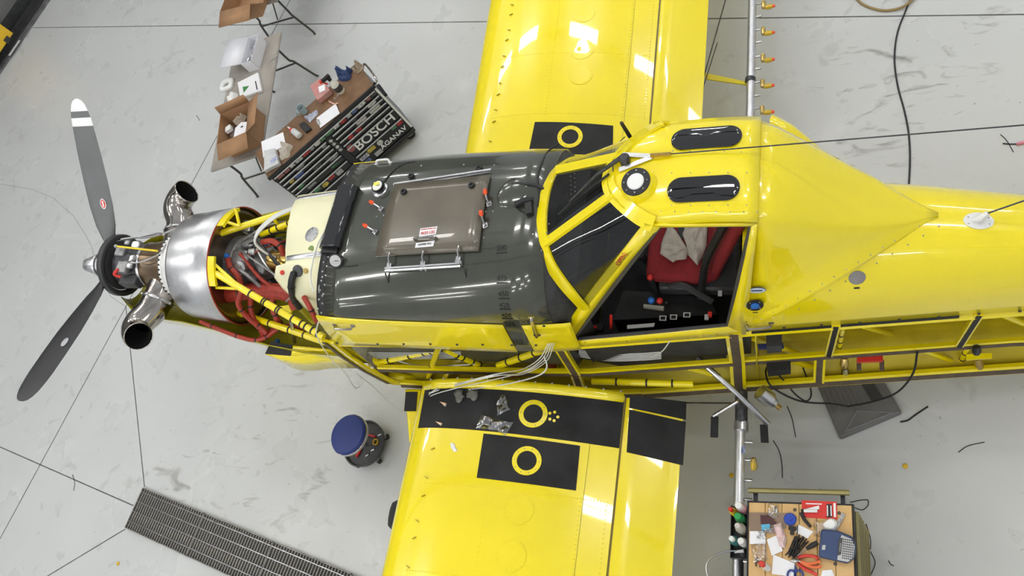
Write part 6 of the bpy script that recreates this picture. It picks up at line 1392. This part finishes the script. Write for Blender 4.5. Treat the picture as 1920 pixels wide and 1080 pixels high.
for px in (((1500, 1052, .034), (1515, 1057, .026), (1530, 1055, .013), (1538, 1052, .009)), ((1500, 1053, .034), (1515, 1061, .024), (1530, 1064, .012), (1540, 1061, .009))): obj('grip', MB().tube([W(u, v, KZ+z_)-o_ for u, v, z_ in px], .008, 8, 4), mat('orange_grip', (.75, .16, .04), .4), t)
obj('jaw', MB().tube([W(1502, 1053, KZ+.034)-o_, W(1486, 1048, KZ+.031)-o_], [.009, .004], 8), 'chrome', t)
t = thing('scissors', 'scissors with blue handle loops at the cart front', 'scissors', W(1491, 1070, KZ+.001)); o_ = t.location.copy()
for s, (u, v) in ((1, (1498, 1078)), (-1, (1484, 1078))):
    c_ = W(u, v, KZ+.012)-o_; obj('handle_loop', MB().tube([c_+Vector((.022*cos(2*pi*k/16), .026*sin(2*pi*k/16), 0)) for k in range(17)], .006, 6), mat('scissor_blue', (.03, .06, .25), .4), t)
obj('blade', MB().tube([W(1492, 1071, KZ+.012)-o_, W(1491, 1060, KZ+.008)-o_], [.009, .004], 6), 'bluep' if 0 else mat('scissor_shank', (.03, .06, .25), .4), t)
t = thing('red_cap_bottle', 'small clear bottle with red cap on the cart front', 'bottle', W(1440, 1066, KZ+.001)); obj('bottle_body', MB().lathe((0, 0, 0), (-.3, .2, 1), [(0, .020), (.05, .020), (.06, .014)], 16), mat('clear_body', (.6, .6, .58), .3), t); obj('bottle_cap', MB().lathe((0, 0, 0), (-.3, .2, 1), [(.058, .016), (.085, .016), (.088, .012)], 16), 'redp', t)
obj('hook', MB().tube([W(1418, 1062, KZ+.005), W(1417, 1056, KZ+.006), W(1423, 1053, KZ+.006), W(1427, 1058, KZ+.006), W(1424, 1063, KZ+.005)], .005, 6, 4), 'brown', label='small dark bent hook on the pine planks', cat='hook', recenter=True)
for u, v in ((1482, 990), (1489, 991), (1485, 999)): obj('black_clip', MB().box(W(u, v, KZ+.009), (.02, .022, .014)), 'black', label='small square black clip below the blue spool', cat='clip', group='black clips on the cart', recenter=True)
mb = MB()
for k in range(18): mb.ball(W(1428+random.uniform(-8, 8), 1003+random.uniform(-7, 7), KZ+.014), .005, 6)
obj('grey_screws', mb, 'steel', label='grey loose screws heaped on the white card', cat='screws', kind='stuff')

# ================================================================== CEILING LIGHT FITTINGS AND THE ROOF BEAMS THEY ARE FIXED TO
LZ = 7.5
MT['lampglow'] = mat('lit_diffuser', (1, .985, .95), .5, emit=LAMP_GLOW)
MT['lamptray'] = mat('white_lamp_tray', (.8, .8, .8), .4)
proto = None
ROWS = ((-4.7, (-10, -6.6, -3.2, .2, 3.6)), (-6.8, (-10.5, -7.2, -3.9, -.6, 2.7)), (-2.6, (-11.5, -8.2, -4.9, -1.6, 1.7)), (1.3, (-12.0, -9.3, -6.7)), (2.9, (1.2,)), (4.25, (-11.2, -8.6, -5.95, -3.3, -.7, 3.2)), (8.9, (-12.6, -9.6, -7.0, -4.9, -1.7, 1.4, 4.4)), (12.6, (-10, -6, -2, 2)))  # rows at negative y are added to brighten the airplane's left side
n_ = 2
for y_, xs_ in ROWS:
    obj('trim_%d' % n_, MB().span((-14.2, y_-.05, LZ+.10), (8, y_+.05, LZ+.32)), 'doorframe', kind='structure'); n_ += 1
    for x_ in xs_:
        if proto is None:
            proto = thing('ceiling_light', 'white strip light fitting with two bright tubes under a roof beam', 'ceiling light', (x_, y_, LZ), 0, 'strip lights under the roof beams')
            obj('tray', MB().span((-.70, -.14, .03), (.70, .14, .10)), 'lamptray', proto, bevel=.01)
            for s in (-1, 1): obj('tube', MB().span((-.68, s*.07-.05, 0), (.68, s*.07+.05, .03)), 'lampglow', proto, bevel=.008)
        else:
            c = copy_tree(proto); c.location = (x_, y_, LZ)
